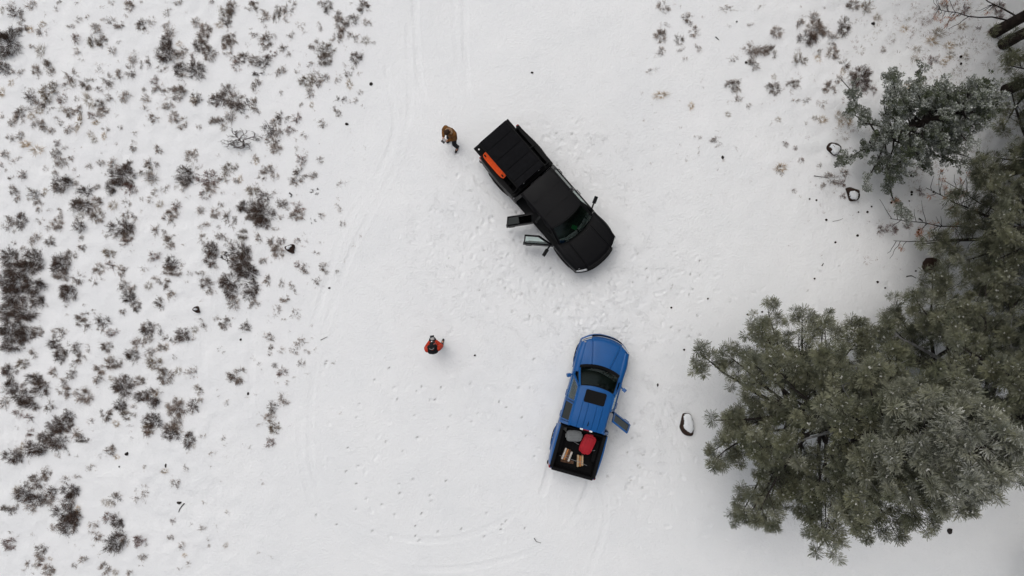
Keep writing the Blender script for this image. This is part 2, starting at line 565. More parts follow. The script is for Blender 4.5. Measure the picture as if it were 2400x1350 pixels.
# footprints: trails and milling round the trucks
fr = random.Random(3)
def trail(pix, stride=0.68, dep=0.06, dirt=0.0):
    path = smooth_path([at(*p) for p in pix], 0.1)
    acc, side = 0.0, 1
    for k in range(1, len(path)):
        acc += float(np.linalg.norm(path[k] - path[k - 1]))
        if acc > stride:
            acc = 0.0
            t = path[k] - path[k - 1]
            a = math.atan2(t[1], t[0])
            side = -side
            footprint(path[k][0] - math.sin(a) * 0.11 * side + fr.uniform(-.05, .05), path[k][1] + math.cos(a) * 0.11 * side + fr.uniform(-.05, .05),
                      a + fr.uniform(-.2, .2), dep * fr.uniform(.6, 1.15), dirt=dirt if fr.random() < 0.6 else 0)
for tr in ([(1190, 285), (1290, 300), (1350, 370), (1400, 440), (1430, 520)], [(1230, 300), (1330, 350), (1380, 420), (1470, 560)], [(1330, 365), (1400, 460), (1450, 600), (1470, 700)],
           [(1200, 560), (1180, 640), (1240, 720), (1330, 760), (1450, 770), (1500, 850), (1500, 960)], [(1250, 600), (1320, 680), (1430, 720), (1560, 690), (1680, 640)],
           [(1080, 350), (1110, 430), (1150, 520), (1210, 560)], [(1070, 350), (1130, 480), (1100, 600), (1060, 760), (1030, 800)],
           [(1480, 1000), (1500, 1080), (1560, 1150), (1640, 1240), (1800, 1310)], [(1440, 1120), (1520, 1160), (1600, 1130), (1620, 1060), (1560, 960), (1590, 860)],
           [(1430, 1130), (1500, 1220), (1600, 1240), (1760, 1230)], [(1310, 640), (1420, 680), (1530, 740), (1620, 760)], [(1460, 640), (1560, 640), (1660, 600), (1720, 600)],
           [(1560, 900), (1580, 1000), (1600, 1100), (1680, 1190), (1850, 1260), (2000, 1330)], [(1010, 830), (950, 900), (900, 1010), (860, 1110), (880, 1200)],
           [(1040, 830), (1100, 940), (1170, 1010), (1250, 1080)], [(1500, 930), (1540, 1040), (1500, 1120), (1400, 1140)], [(1420, 660), (1540, 700), (1700, 690), (1800, 700)]):
    trail(tr)
for cx, cy, sp, n in ((1180, 560, 90, 70), (1240, 650, 110, 70), (1450, 720, 110, 80), (1330, 330, 60, 30), (1500, 980, 45, 25), (1480, 1120, 70, 36), (1380, 740, 90, 40), (1120, 400, 50, 22), (1010, 560, 70, 20)):
    for k in range(n):
        x, y = at(fr.gauss(cx, sp * 0.6), fr.gauss(cy, sp * 0.6))
        footprint(x, y, fr.uniform(0, 6.28), fr.uniform(0.03, 0.07), fr.uniform(.1, .15), .055, dirt=0.5 if fr.random() < 0.12 else 0)
# lone boot marks on the open snow, scuffed down to the dirt at one end
for k in range(85):
    x, y = at(fr.uniform(740, 1270), fr.uniform(840, 1300))
    footprint(x, y, fr.uniform(-0.6, 0.6) + 2.2, fr.uniform(0.035, 0.06), .09, .06, dirt=fr.choice([0, 0.4, 0.75, 0.9]))
for k in range(40):
    x, y = at(fr.uniform(1500, 2100), fr.uniform(600, 820))
    footprint(x, y, fr.uniform(0, 6.28), fr.uniform(0.03, 0.06), .09, .06, dirt=fr.choice([0, 0, 0.5, 0.8]))

verts = np.stack([XX.ravel(), YY.ravel(), ZZ.ravel()], axis=1).astype(np.float32)
idx = np.arange(NX * NY).reshape(NY, NX)
quads = np.stack([idx[:-1, :-1], idx[:-1, 1:], idx[1:, 1:], idx[1:, :-1]], axis=-1).reshape(-1, 4).astype(np.int32)
gm = bpy.data.meshes.new('snow_ground')
gm.vertices.add(len(verts))
gm.vertices.foreach_set('co', verts.ravel())
gm.loops.add(quads.size)
gm.loops.foreach_set('vertex_index', quads.ravel())
gm.polygons.add(len(quads))
gm.polygons.foreach_set('loop_start', np.arange(0, quads.size, 4, dtype=np.int32))
gm.polygons.foreach_set('loop_total', np.full(len(quads), 4, dtype=np.int32))
gm.polygons.foreach_set('use_smooth', np.ones(len(quads), dtype=bool))
da = gm.attributes.new('dirt', 'FLOAT', 'POINT')
da.data.foreach_set('value', DIRT.ravel().astype(np.float32))
ta_ = gm.attributes.new('trample', 'FLOAT', 'POINT')
ta_.data.foreach_set('value', np.clip(0.22 + 0.8 * tramp + 0.3 * bump_field(-2.0, -5.0, 6.0) + 0.3 * bump_field(6.5, -6.5, 4.0) + 0.4 * bump_field(3.5, 1.5, 5.5), 0, 1).ravel().astype(np.float32))
gm.update()
gm.validate()

sm = bpy.data.materials.new('snow')
sm.use_nodes = True
nt = sm.node_tree
b = nt.nodes['Principled BSDF']
b.inputs['Roughness'].default_value = 0.65
b.inputs['Specular IOR Level'].default_value = 0.3
tc = nt.nodes.new('ShaderNodeTexCoord')
n1 = nt.nodes.new('ShaderNodeTexNoise')
n1.inputs['Scale'].default_value = 0.5
n1.inputs['Detail'].default_value = 6
nt.links.new(tc.outputs['Object'], n1.inputs['Vector'])
rp = nt.nodes.new('ShaderNodeValToRGB')
rp.color_ramp.elements[0].position = 0.3
rp.color_ramp.elements[1].position = 0.7
rp.color_ramp.elements[0].color = (0.82, 0.835, 0.845, 1)
rp.color_ramp.elements[1].color = (0.86, 0.87, 0.875, 1)
nt.links.new(n1.outputs['Fac'], rp.inputs['Fac'])
at_ = nt.nodes.new('ShaderNodeAttribute')
at_.attribute_name = 'dirt'
n3 = nt.nodes.new('ShaderNodeTexNoise')
n3.inputs['Scale'].default_value = 26
n3.inputs['Detail'].default_value = 3
nt.links.new(tc.outputs['Object'], n3.inputs['Vector'])
mu = nt.nodes.new('ShaderNodeMath')
mu.operation = 'MULTIPLY'
nt.links.new(at_.outputs['Fac'], mu.inputs[0])
nt.links.new(n3.outputs['Fac'], mu.inputs[1])
m2 = nt.nodes.new('ShaderNodeMath')
m2.operation = 'MULTIPLY'
m2.use_clamp = True
m2.inputs[1].default_value = 2.0
nt.links.new(mu.outputs[0], m2.inputs[0])
mx = nt.nodes.new('ShaderNodeMix')
mx.data_type = 'RGBA'
mx.inputs[7].default_value = (0.10, 0.085, 0.075, 1)
nt.links.new(m2.outputs[0], mx.inputs[0])
nt.links.new(rp.outputs['Color'], mx.inputs[6])
nt.links.new(mx.outputs[2], b.inputs['Base Color'])
n2 = nt.nodes.new('ShaderNodeTexNoise')
n2.inputs['Scale'].default_value = 13
n2.inputs['Detail'].default_value = 8
nt.links.new(tc.outputs['Object'], n2.inputs['Vector'])
bp = nt.nodes.new('ShaderNodeBump')
bp.inputs['Strength'].default_value = 0.6
bp.inputs['Distance'].default_value = 0.04
nt.links.new(n2.outputs['Fac'], bp.inputs['Height'])
# thin broken ridges and scuffs where people have walked
nw = nt.nodes.new('ShaderNodeTexNoise')
nw.inputs['Scale'].default_value = 6.5
nw.inputs['Detail'].default_value = 3
nw.inputs['Roughness'].default_value = 0.6
nw.inputs['Distortion'].default_value = 0.6
nt.links.new(tc.outputs['Object'], nw.inputs['Vector'])
sb = nt.nodes.new('ShaderNodeMath'); sb.operation = 'SUBTRACT'; sb.inputs[1].default_value = 0.5
nt.links.new(nw.outputs['Fac'], sb.inputs[0])
ab = nt.nodes.new('ShaderNodeMath'); ab.operation = 'ABSOLUTE'
nt.links.new(sb.outputs[0], ab.inputs[0])
rg = nt.nodes.new('ShaderNodeMapRange')
rg.inputs['From Max'].default_value = 0.026
rg.inputs['To Min'].default_value = 0.0
rg.inputs['To Max'].default_value = 1.0
nt.links.new(ab.outputs[0], rg.inputs['Value'])
gate = nt.nodes.new('ShaderNodeTexNoise')
gate.inputs['Scale'].default_value = 2.2
gate.inputs['Detail'].default_value = 4
nt.links.new(tc.outputs['Object'], gate.inputs['Vector'])
gr_ = nt.nodes.new('ShaderNodeMapRange')
gr_.inputs['From Min'].default_value = 0.42
gr_.inputs['From Max'].default_value = 0.60
nt.links.new(gate.outputs['Fac'], gr_.inputs['Value'])
ta2 = nt.nodes.new('ShaderNodeAttribute'); ta2.attribute_name = 'trample'
mg = nt.nodes.new('ShaderNodeMath'); mg.operation = 'MULTIPLY'
nt.links.new(gr_.outputs[0], mg.inputs[0]); nt.links.new(ta2.outputs['Fac'], mg.inputs[1])
bp2 = nt.nodes.new('ShaderNodeBump')
bp2.inputs['Distance'].default_value = 0.007
nt.links.new(mg.outputs[0], bp2.inputs['Strength'])
nt.links.new(rg.outputs[0], bp2.inputs['Height'])
nt.links.new(bp.outputs[0], bp2.inputs['Normal'])
nt.links.new(bp2.outputs[0], b.inputs['Normal'])
ground = link('snow_ground', gm, sm)
tag(ground, kind='structure')

def gz(x, y):
    i = min(max(int(np.searchsorted(gx, x)), 0), NX - 1)
    j = min(max(int(np.searchsorted(gy, y)), 0), NY - 1)
    return float(ZZ[j, i])
# ------------------------------------------------------------------ pickup trucks
def lerp(a, b, t):
    return a + (b - a) * t

def pickup(name, loc, rotz, P, label):
    T = empty(name, (loc[0], loc[1], 0), rotz, label, 'pickup truck')
    hw, xf, xr = P['hw'], P['xf'], P['xr']
    zb, zt, zc = P['zb'], P['zt'], P['zc']          # belt, roof, cowl heights
    xc, xrf, xrr, xcb = P['xc'], P['xrf'], P['xrr'], P['xcb']
    xd, xs, xre = P['xd'], P['xs'], P['xre']        # door front, split, rear
    xa, xb, wr, ww = P['xa'], P['xb'], P['wr'], P['ww']
    yr = P['yr']
    paint, trim = P['paint'], M['black_trim']
    zs = 0.50

    def Wd(x):
        w = hw
        t = (x - (xf - 1.0)) / 1.0
        if t > 0:
            w *= 1 - 0.055 * t * t
        t = ((xr + 0.9) - x) / 0.9
        if t > 0:
            w *= 1 - 0.05 * t * t
        for ax in (xa, xb):                          # flared arches
            w += P['flare'] * math.exp(-((x - ax) / 0.42) ** 2)
        return w
    def prof(z):
        if z < 0.8:
            return 0.95 + 0.05 * (z - 0.45) / 0.35
        return 1.0 - 0.03 * max(0, (z - 0.8) / 0.5) ** 1.5
    def nose(y):
        return xf - 0.06 - P['nose'] * (abs(y) / hw) ** 2.4
    def hoodz(x):
        t = (x - xc) / (xf - xc)
        return zc - 0.02 - P['hdrop'] * max(0, t) ** 1.6
    def bottom(x, ax):
        R = wr + 0.10
        d = abs(x - ax)
        if d < R:
            return max(zs, wr + math.sqrt(R * R - d * d) * 0.98)
        return zs

    # --- front fenders, one each side, rolling over to the hood line
    yh = 0.80
    xe = nose(0.96 * hw)
    for s in (1, -1):
        mb = MB()
        rows = []
        xsamp = [lerp(xd, xe, k / 30) for k in range(31)]
        for r in range(7):
            rows.append([(x, s * Wd(x) * prof(lerp(bottom(x, xa), hoodz(x) - 0.10, r / 6)), lerp(bottom(x, xa), hoodz(x) - 0.10, r / 6)) for x in xsamp])
        rows.append([(x, s * Wd(x) * 0.955, hoodz(x) - 0.035) for x in xsamp])
        rows.append([(x, s * Wd(x) * 0.90, hoodz(x) - 0.005) for x in xsamp])
        rows.append([(x, s * hw * (yh + 0.016), hoodz(x) + 0.012) for x in xsamp])
        mb.shell(rows, lambda p: Vector((0, -0.035 * (1 if p.y > 0 else -1), -0.015)))
        fo = mb.build('fender', paint, T, smooth=True)
        fl = MB()                                    # arch lip
        arc = []
        for k in range(17):
            a = RAD(lerp(-8, 188, k / 16))
            x, z = xa + (wr + 0.115) * math.cos(a), wr + (wr + 0.105) * math.sin(a)
            arc.append((x, s * (Wd(x) * prof(max(z, .5)) + 0.008), max(z, 0.42)))
        fl.tube(arc, 0.028, 6)
        fl.build('arch_lip', P['lip'], fo, smooth=True)
    # --- hood: raised middle, gap to the fenders
    mb = MB()
    NU = 14
    rows = []
    for i in range(NU + 1):
        u = i / NU
        row = []
        yb = P['bulge'](u)
        half = [(0, .03), (.35 * yb, .03), (.7 * yb, .03), (yb - .055, .03), (yb - .022, .026), (yb - .010, -.022), (yb + .010, -.022), (yb + .022, 0), (yb + .06, 0)]
        half += [(lerp(yb + .06, yh * hw, k / 4), 0) for k in range(1, 5)]
        prof_y = [(-y, z) for y, z in half[:0:-1]] + half
        for y, dz in prof_y:
            x0 = xc + 0.03 - P['cowl'] * (y / hw) ** 2
            x1 = nose(y) - 0.03
            x = lerp(x0, x1, u)
            z = hoodz(x) + 0.045 * (1 - (y / (yh * hw)) ** 2) + dz * min(1, (1 - u) / 0.08) - 0.03 * max(0, (u - 0.88) / 0.12) ** 2
            row.append((x, y, z))
        rows.append(row)
    mb.shell(rows, (0, 0, -0.035))
    hood = mb.build('hood', paint, T, smooth=True, angle=50)
    # --- under-hood dark deck so that gaps read dark
    mb = MB()
    mb.box(xc - 0.25, xe - 0.05, -hw * 0.86, hw * 0.86, 0.55, hoodz(xe) - 0.09)
    mb.build('engine_bay', trim, T)
    # --- cowl strip with wiper arms
    mb = MB()
    rows = [[(xc - 0.06 - P['cowl'] * (y / hw) ** 2, y, zc + 0.0) for y in np.linspace(-0.8 * hw, 0.8 * hw, 13)],
            [(xc + 0.035 - P['cowl'] * (y / hw) ** 2, y, zc - 0.015 + 0.03 * (1 - (y / hw) ** 2)) for y in np.linspace(-0.8 * hw, 0.8 * hw, 13)]]
    mb.shell(rows, (0, 0, -0.05))
    cowl = mb.build('cowl', trim, T, smooth=True)
    for y0, y1 in ((0.35, -0.28), (-0.30, -0.62)):
        w = MB()
        w.tube([(xc - 0.10, y0 * hw, zc + 0.05), (xc - 0.17, y1 * hw, zc + 0.09)], 0.012, 5)
        w.build('wiper', trim, T)
    # --- front fascia
    def fas(t, z, out=0.0):
        y = t * 0.965 * hw
        x = nose(y) + out * (1 - 0.35 * abs(t) ** 4)
        return (x, y * (1 + out * 0.1), z)
    ts = [math.sin(RAD(a)) for a in np.linspace(-90, 90, 25)]
    mb = MB()
    zN = hoodz(xf) - 0.02
    zr = [0.62, 0.72, 0.82, 0.92, zN - 0.04, zN + 0.005]
    outs = [0.03, 0.045, 0.05, 0.05, 0.03, -0.015]
    mb.shell([[fas(t, z, o) for t in ts] for z, o in zip(zr, outs)], (-0.05, 0, 0))
    mb.build('front_panel', paint, T, smooth=True)
    mb = MB()
    tg = [math.sin(RAD(a)) * 0.62 for a in np.linspace(-90, 90, 13)]
    mb.shell([[fas(t, z, 0.062) for t in tg] for z in (0.68, 0.80, 0.90, zN - 0.06)], (-0.03, 0, 0))
    gr = mb.build('grille', trim, T, smooth=True)
    for z in (0.76, 0.86):
        gb = MB()
        gb.tube([fas(t, z, 0.078) for t in tg], 0.016, 5)
        gb.build('grille_bar', P['grille'], gr, smooth=True)
    for s in (1, -1):
        mb = MB()
        th = np.linspace(0.64, 0.985, 7)
        mb.shell([[fas(s * t, z, o) for t in th] for z, o in ((zN - 0.16, 0.064), (zN - 0.09, 0.062), (zN - 0.02, 0.045), (zN + 0.012, 0.012))], (-0.03, 0, 0))
        mb.build('headlight', M['headlight'], T, smooth=True)
    mb = MB()
    bz = [0.36, 0.42, 0.56, 0.64, 0.66]
    bo = [0.03, 0.10, 0.115, 0.105, 0.02]
    mb.shell([[fas(t * 1.005, z, o) for t in ts] for z, o in zip(bz, bo)], (-0.06, 0, 0))
    fb = mb.build('front_bumper', P['bumper'], T, smooth=True)
    if P.get('nose_strip'):
        ns = MB()
        ns.tube([fas(t * 0.97, zN + 0.012, 0.028) for t in ts], 0.013, 5)
        ns.build('nose_trim', P['nose_strip'], T, smooth=True)
    # --- chassis, sills, floor
    mb = MB()
    mb.box(xr + 0.25, xf - 0.45, -0.52, 0.52, 0.30, 0.46)
    mb.build('chassis', trim, T)
    mb = MB()
    for s in (1, -1):
        mb.box(xcb + 0.02, xd - 0.02, s * (hw * 0.80), s * (hw * 0.945), 0.40, 0.515)
    mb.build('sill', paint, T, bevel=0.02)
    mb = MB()
    mb.box(xcb + 0.02, xc - 0.2, -hw * 0.92, hw * 0.92, 0.465, 0.53)
    mb.build('cab_floor', M['dash'], T)
    # --- roof
    mb = MB()
    nyy = 121
    rows = []
    for i in range(13):
        u = i / 12
        row = []
        for j in range(nyy):
            v = lerp(-1, 1, j / (nyy - 1))
            y = v * yr
            x = lerp(xrf - 0.10 * v * v, xrr, u)
            z = zt - 0.045 * v * v - 0.035 * (1 - u) ** 3 - 0.03 * max(0, (u - .75) / .25) ** 2
            for g in P['grooves']:
                if u > 0.36 and abs(abs(v) - g) < 0.013:
                    z -= 0.026
            row.append((x, y, z))
        rows.append(row)
    mb.shell(rows, (0, 0, -0.04))
    roof = mb.build('roof', P['roof'], T, smooth=True, angle=60)
    for s in (1, -1):                                 # roof side rail down to the door frames
        mb = MB()
        rows = []
        for i in range(9):
            u = i / 8
            x = lerp(xrf - 0.12, xrr + 0.01, u)
            z = zt - 0.045 - 0.035 * (1 - u) ** 3
            rows.append([(x, s * (yr + 0.004), z - 0.006), (x, s * (yr + 0.035), z - 0.03), (x, s * (yr + 0.062), z - 0.075)])
        mb.shell(rows, (0, -s * 0.05, -0.01))
        mb.build('roof_rail', paint, T, smooth=True)
    # --- windshield
    def wsp(u, v):
        yb = 0.775 * hw * v
        b = Vector((xc - 0.065 - P['cowl'] * (yb / hw) ** 2, yb, zc + 0.01))
        t = Vector((xrf + 0.012 - 0.10 * v * v, (yr - 0.005) * v, zt - 0.035 - 0.045 * v * v - 0.012))
        p = b.lerp(t, u)
        p.z += 0.05 * math.sin(math.pi * u)
        return p
    mb = MB()
    mb.shell([[wsp(u, v) for v in np.linspace(-0.965, 0.965, 13)] for u in np.linspace(0.03, 0.975, 7)], (-0.004, 0, -0.006))
    ws = mb.build('windshield', M['glass'], T, smooth=True)
    mb = MB()                                         # black frit band round it
    ring = [wsp(0.02, v) for v in np.linspace(-0.97, 0.97, 13)] + [wsp(u, 0.975) for u in np.linspace(0.1, 0.98, 6)] + [wsp(0.985, v) for v in np.linspace(0.97, -0.97, 13)] + [wsp(u, -0.975) for u in np.linspace(0.9, 0.02, 6)]
    mb.tube(ring, 0.013, 5)
    mb.build('windshield_seal', trim, T, smooth=True)
    for s in (1, -1):                                 # A pillars
        mb = MB()
        a, b_ = wsp(0.0, 1.02 * s), wsp(1.0, 1.02 * s)
        mb.bar(a + Vector((-0.02, 0, -0.05)), b_ + Vector((-0.02, s * 0.02, -0.02)), 0.075, 0.06)
        mb.build('a_pillar', paint, T, bevel=0.015)
    mm = MB()
    mm.box(xrf + 0.10, xrf + 0.13, -0.11, 0.11, zt - 0.20, zt - 0.13)
    rv = mm.build('rear_view_mirror', trim, T, bevel=0.01)
    # --- doors
    def side(x, z, s):
        """outer skin of the cab: belt to roof leans inwards"""
        if z <= zb:
            return Vector((x, s * Wd(x) * prof(z), z))
        t = (z - zb) / (zt - 0.11 - zb)
        return Vector((x, s * lerp(Wd(x) * prof(zb), yr + 0.075, t), z))
    zw = zt - 0.115
    for s in (1, -1):
        for fr_, x1, x0 in (('f', xd, xs + 0.006), ('r', xs - 0.006, xre)):
            ang = P['open'].get((fr_, s), 0.0)
            H = side(x1 - 0.01, 0.8, s)
            H.z = 0.0
            mb = MB()
            xsn = np.linspace(x0, x1 - 0.008, 13)
            zn = [zs + 0.02, 0.62, 0.74, 0.84, 0.94, zb - 0.05, zb]
            def low(x):
                if fr_ == 'r':
                    return max(zs + 0.02, min(bottom(x, xb), zb - 0.2))
                return zs + 0.02
            rows = []
            for q, z in enumerate(zn):
                rows.append([side(x, lerp(low(x), zb, (z - zn[0]) / (zb - zn[0])), s) - H for x in xsn])
            mb.shell(rows, (0, -s * 0.085, 0))
            if fr_ == 'f':
                c = [(x1 - 0.10, zb), (xrf - 0.16, zw), (x0 + 0.04, zw), (x0 + 0.04, zb)]
            else:
                c = [(x1 - 0.035, zb), (x1 - 0.035, zw), (x0 + 0.10, zw), (x0 + 0.04, zb)]
            cp = [side(x, z, s) - H for x, z in c]
            inn = Vector((0, -s * 0.025, 0))
            for k in range(3):
                mb.bar(cp[k] + inn, cp[k + 1] + inn, 0.05, 0.065, ref=(0, 1, 0))
            d = mb.build('door', paint, T, smooth=True, angle=30, loc=H)
            # opening swings the free rear edge outwards: right side (-y) turns counter-clockwise
            d.rotation_euler = (0, 0, (RAD(ang) if s < 0 else -RAD(ang)))
            if ang:
                d['label'] = 'door standing open'
            g = MB()
            inn2 = Vector((0, -s * 0.03, 0))
            n = 7
            g.shell([[cp[3].lerp(cp[0], t) + inn2 for t in np.linspace(0, 1, n)], [cp[2].lerp(cp[1], t) + inn2 for t in np.linspace(0, 1, n)]], (0, -s * 0.006, 0))
            g.build('window', M['glass_door'] if fr_ == 'f' else P['rear_glass'], d)
            h = MB()
            hx = x0 + 0.10
            for e in (0, 1):
                pass
            p0, p1 = side(hx, zb - 0.10, s) - H, side(hx + 0.20, zb - 0.10, s) - H
            o_ = Vector((0, s * 0.035, 0))
            h.tube([p0, p0 + o_, p1 + o_, p1], 0.014, 6)
            h.build('handle', P['handle'], d, smooth=True)
            c_ = MB()                                  # inner card with armrest
            ia = side(x0 + 0.08, zb - 0.05, s) - H
            ib = side(x1 - 0.12, zb - 0.05, s) - H
            c_.shell([[Vector((x_, s * -0.094, z_)) + Vector((0, ia.y, 0)) for x_ in np.linspace(ia.x, ib.x, 6)] for z_ in (0.60, 0.80, zb - 0.02)], (0, -s * 0.02, 0))
            c_.box(ia.x + 0.1, ib.x - 0.1, min(ia.y - s * 0.11, ia.y - s * 0.14), max(ia.y - s * 0.11, ia.y - s * 0.14), zb - 0.24, zb - 0.18)
            c_.build('door_card', M['dash'], d, bevel=0.01)
            if fr_ == 'f':
                q = MB()
                mp = side(x1 - 0.14, zb + 0.03, s) - H
                mw = P['mirror']
                tip = mp + Vector((-0.10 if not P['tow'] else -0.22, s * mw, 0.06))
                q.tube([mp, mp.lerp(tip, 0.55)], [0.035, 0.03], 6)
                e0 = mp.lerp(tip, 0.42)
                dd = (tip - e0).normalized()
                q.bar(e0, tip, 0.13, 0.17)
                mo = q.build('mirror', P['mirror_mat'], d, bevel=0.03)
                g2 = MB()
                u_ = dd.cross(Vector((0, 0, 1)))
                if u_.x > 0:
                    u_ = -u_
                g2.bar(e0.lerp(tip, 0.12) + u_ * 0.066, e0.lerp(tip, 0.93) + u_ * 0.066, 0.008, 0.13)
                g2.build('mirror_glass', M['mirror_glass'], mo)
        # B pillar and cab corner
        mb = MB()
        mb.bar(side(xs, zs, s) + Vector((0, -s * 0.12, 0)), side(xs, zb, s) + Vector((0, -s * 0.11, 0)), 0.10, 0.05, ref=(0, 1, 0))
        mb.bar(side(xs, zb, s) + Vector((0, -s * 0.11, 0)), side(xs, zt - 0.1, s) + Vector((0, -s * 0.06, 0)), 0.08, 0.05, ref=(0, 1, 0))
        mb.build('b_pillar', M['dash'], T)
        mb = MB()
        rows = [[side(x, z, s) for x in (xcb, (xcb + xre) / 2, xre - 0.008)] for z in (max(zs, 0.55), 0.75, 0.95, zb)]
        mb.shell(rows, (0, -s * 0.06, 0))
        rows = [[side(lerp(xcb, xrr - 0.02, k), lerp(zb, zt - 0.1, k), s), side(lerp(xre - 0.008, xre + 0.055, k), lerp(zb, zt - 0.1, k), s)] for k in (0, .25, .5, .75, 1)]
        mb.shell(rows, (0, -s * 0.06, 0))
        mb.build('cab_corner', paint, T, smooth=True)
    # --- cab back
    mb = MB()
    mb.shell([[(xcb, y, z) for y in np.linspace(-hw * .93, hw * .93, 9)] for z in (0.5, 0.8, zb)], (0.05, 0, 0))
    mb.shell([[Vector((lerp(xcb, xrr, k), v * lerp(hw * .93, yr, k), lerp(zb, zt - 0.08, k))) for v in np.linspace(-1, 1, 9)] for k in (0.82, 1.0)], (0.04, 0, 0))
    mb.build('cab_back', paint, T, smooth=True)
    mb = MB()
    mb.shell([[Vector((lerp(xcb, xrr, k), v * lerp(hw * .90, yr, k) * .96, lerp(zb, zt - 0.08, k))) for v in np.linspace(-1, 1, 7)] for k in (0.02, 0.82)], (0.006, 0, 0))
    mb.build('rear_window', M['glass_dark'], T)
    mb = MB()
    mb.box(xrr - 0.035, xrr + 0.01, -0.10, 0.10, zt - 0.075, zt - 0.03)
    bl = mb.build('brake_light', M['taillight'] if P['lamps'] else trim, T, bevel=0.008)
    for s in (1, -1):
        mb = MB()
        mb.rbox(xrr - 0.045, xrr + 0.012, s * 0.17 - 0.055, s * 0.17 + 0.055, zt - 0.08, zt - 0.025, 0.015)
        mb.build('cargo_lamp', M['lamp_white'] if P['lamps'] else trim, T)
    # --- interior
    for s in (1, -1):
        for kx, nm in ((xs + 0.18, 'front_seat'), (xre + 0.22, 'rear_seat')):
            mb = MB()
            mb.rbox(kx, kx + 0.50, s * 0.40 - 0.25, s * 0.40 + 0.25, 0.60, 0.82, 0.07)
            mb.bar((kx + 0.05, s * 0.40, 0.78), (kx - 0.13, s * 0.40, 1.38), 0.12, 0.46, ref=(0, 1, 0))
            mb.bar((kx - 0.14, s * 0.40, 1.40), (kx - 0.18, s * 0.40, 1.58), 0.09, 0.24, ref=(0, 1, 0))
            mb.build(nm, M['seat'], T, bevel=0.04)
    mb = MB()
    rows = [[(xc - 0.30 - 0.25 * (y / hw) ** 2 - k, y, z) for y in np.linspace(-hw * .80, hw * .80, 11)] for k, z in ((0.42, 0.85), (0.40, 1.0), (0.30, zc - 0.06), (-0.12, zc - 0.035))]
    mb.shell(rows, (0.05, 0, -0.06))
    da_ = mb.build('dashboard', M['dash'], T, smooth=True)
    mb = MB()
    cx = xc - 0.78
    mb.tube([(cx + 0.07 * math.sin(a), 0.40 + 0.18 * math.cos(a), 1.02 + 0.17 * math.sin(a)) for a in np.linspace(0, 2 * math.pi, 21)], 0.016, 6, caps=False)
    mb.tube([(cx + 0.25, 0.40, 0.95), (cx + 0.02, 0.40, 1.02)], 0.03, 6)
    mb.bar((cx, 0.23, 1.02), (cx, 0.57, 1.02), 0.03, 0.02)
    mb.build('steering_wheel', trim, T, smooth=True)
    # --- bed
    xb0, xb1 = xr + 0.05, xcb - 0.035
    zl, zf = P['zl'], P['zf']
    wi = hw - 0.20
    for s in (1, -1):
        mb = MB()
        rows = []
        xsn = np.linspace(xb0, xb1, 31)
        for r in range(7):
            rows.append([(x, s * Wd(x) * prof(lerp(bottom(x, xb), zl - 0.05, r / 6)) * (1 - 0.03 * max(0, 1 - (x - xb0) / 0.15)), lerp(bottom(x, xb), zl - 0.05, r / 6)) for x in xsn])
        rows.append([(x, s * (Wd(x) * prof(zl) - 0.012) * (1 - 0.03 * max(0, 1 - (x - xb0) / 0.15)), zl) for x in xsn])
        rows.append([(x, s * (Wd(x) * prof(zl) - 0.05) * (1 - 0.03 * max(0, 1 - (x - xb0) / 0.15)), zl + 0.008) for x in xsn])
        mb.shell(rows, (0, -s * 0.03, -0.005))
        bs = mb.build('bed_side', paint, T, smooth=True)
        fl = MB()
        arc = []
        for k in range(17):
            a = RAD(lerp(-8, 188, k / 16))
            x, z = xb + (wr + 0.115) * math.cos(a), wr + (wr + 0.105) * math.sin(a)
            arc.append((x, s * (Wd(x) * prof(max(z, .5)) + 0.008), max(z, 0.42)))
        fl.tube(arc, 0.028, 6)
        fl.build('arch_lip', P['lip'], bs, smooth=True)
        mb = MB()
        mb.rbox(xb0 + 0.02, xb1, min(s * wi, s * (hw - 0.075)), max(s * wi, s * (hw - 0.075)), zl - 0.05, zl + 0.022, 0.02)
        mb.build('bed_rail', trim, T, smooth=True, angle=30)
        mb = MB()
        mb.box(xb0 + 0.03, xb1, min(s * (wi + 0.0), s * (wi + 0.06)), max(s * wi, s * (wi + 0.06)), zf - 0.05, zl - 0.052)
        mb.rbox(xb - 0.42, xb + 0.42, min(s * (wi - 0.16), s * (wi + 0.004)), max(s * (wi - 0.16), s * (wi + 0.004)), zf, zf + 0.24, 0.06)
        mb.build('bed_inner_wall', M['liner'], T)
        # tail light
        mb = MB()
        mb.rbox(xr + 0.02, xr + 0.13, min(s * (hw * .95 - .12), s * hw * 0.945), max(s * (hw * .95 - .12), s * hw * 0.945), 0.80, zl - 0.03, 0.035)
        mb.build('taillight', M['taillight'], T, smooth=True, angle=30)
    mb = MB()
    mb.box(xb0, xb1, -wi - 0.05, wi + 0.05, zf - 0.06, zf)
    nr = 9
    for k in range(nr):
        y = lerp(-wi + 0.18, wi - 0.18, k / (nr - 1))
        mb.box(xb0 + 0.04, xb1 - 0.06, y - 0.035, y + 0.035, zf - 0.01, zf + 0.014)
    mb.build('bed_floor', M['liner'], T)
    mb = MB()
    mb.box(xb1 - 0.06, xb1 + 0.002, -wi - 0.1, wi + 0.1, zf, zl - 0.004)
    mb.build('bed_bulkhead', M['liner'], T, bevel=0.01)
    # tailgate hinged at its lower edge
    mb = MB()
    tg_w = wi + 0.045
    mb.rbox(-0.045, 0.035, -tg_w, tg_w, 0.0, zl - zf + 0.01, 0.03)
    tg_ = mb.build('tailgate', paint, T, smooth=True, angle=30, loc=(xr + 0.05, 0, zf))
    mb = MB()
    mb.rbox(-0.055, 0.05, -tg_w, tg_w, zl - zf + 0.012, zl - zf + 0.035, 0.03)
    mb.build('tailgate_cap', trim, tg_)
    mb = MB()
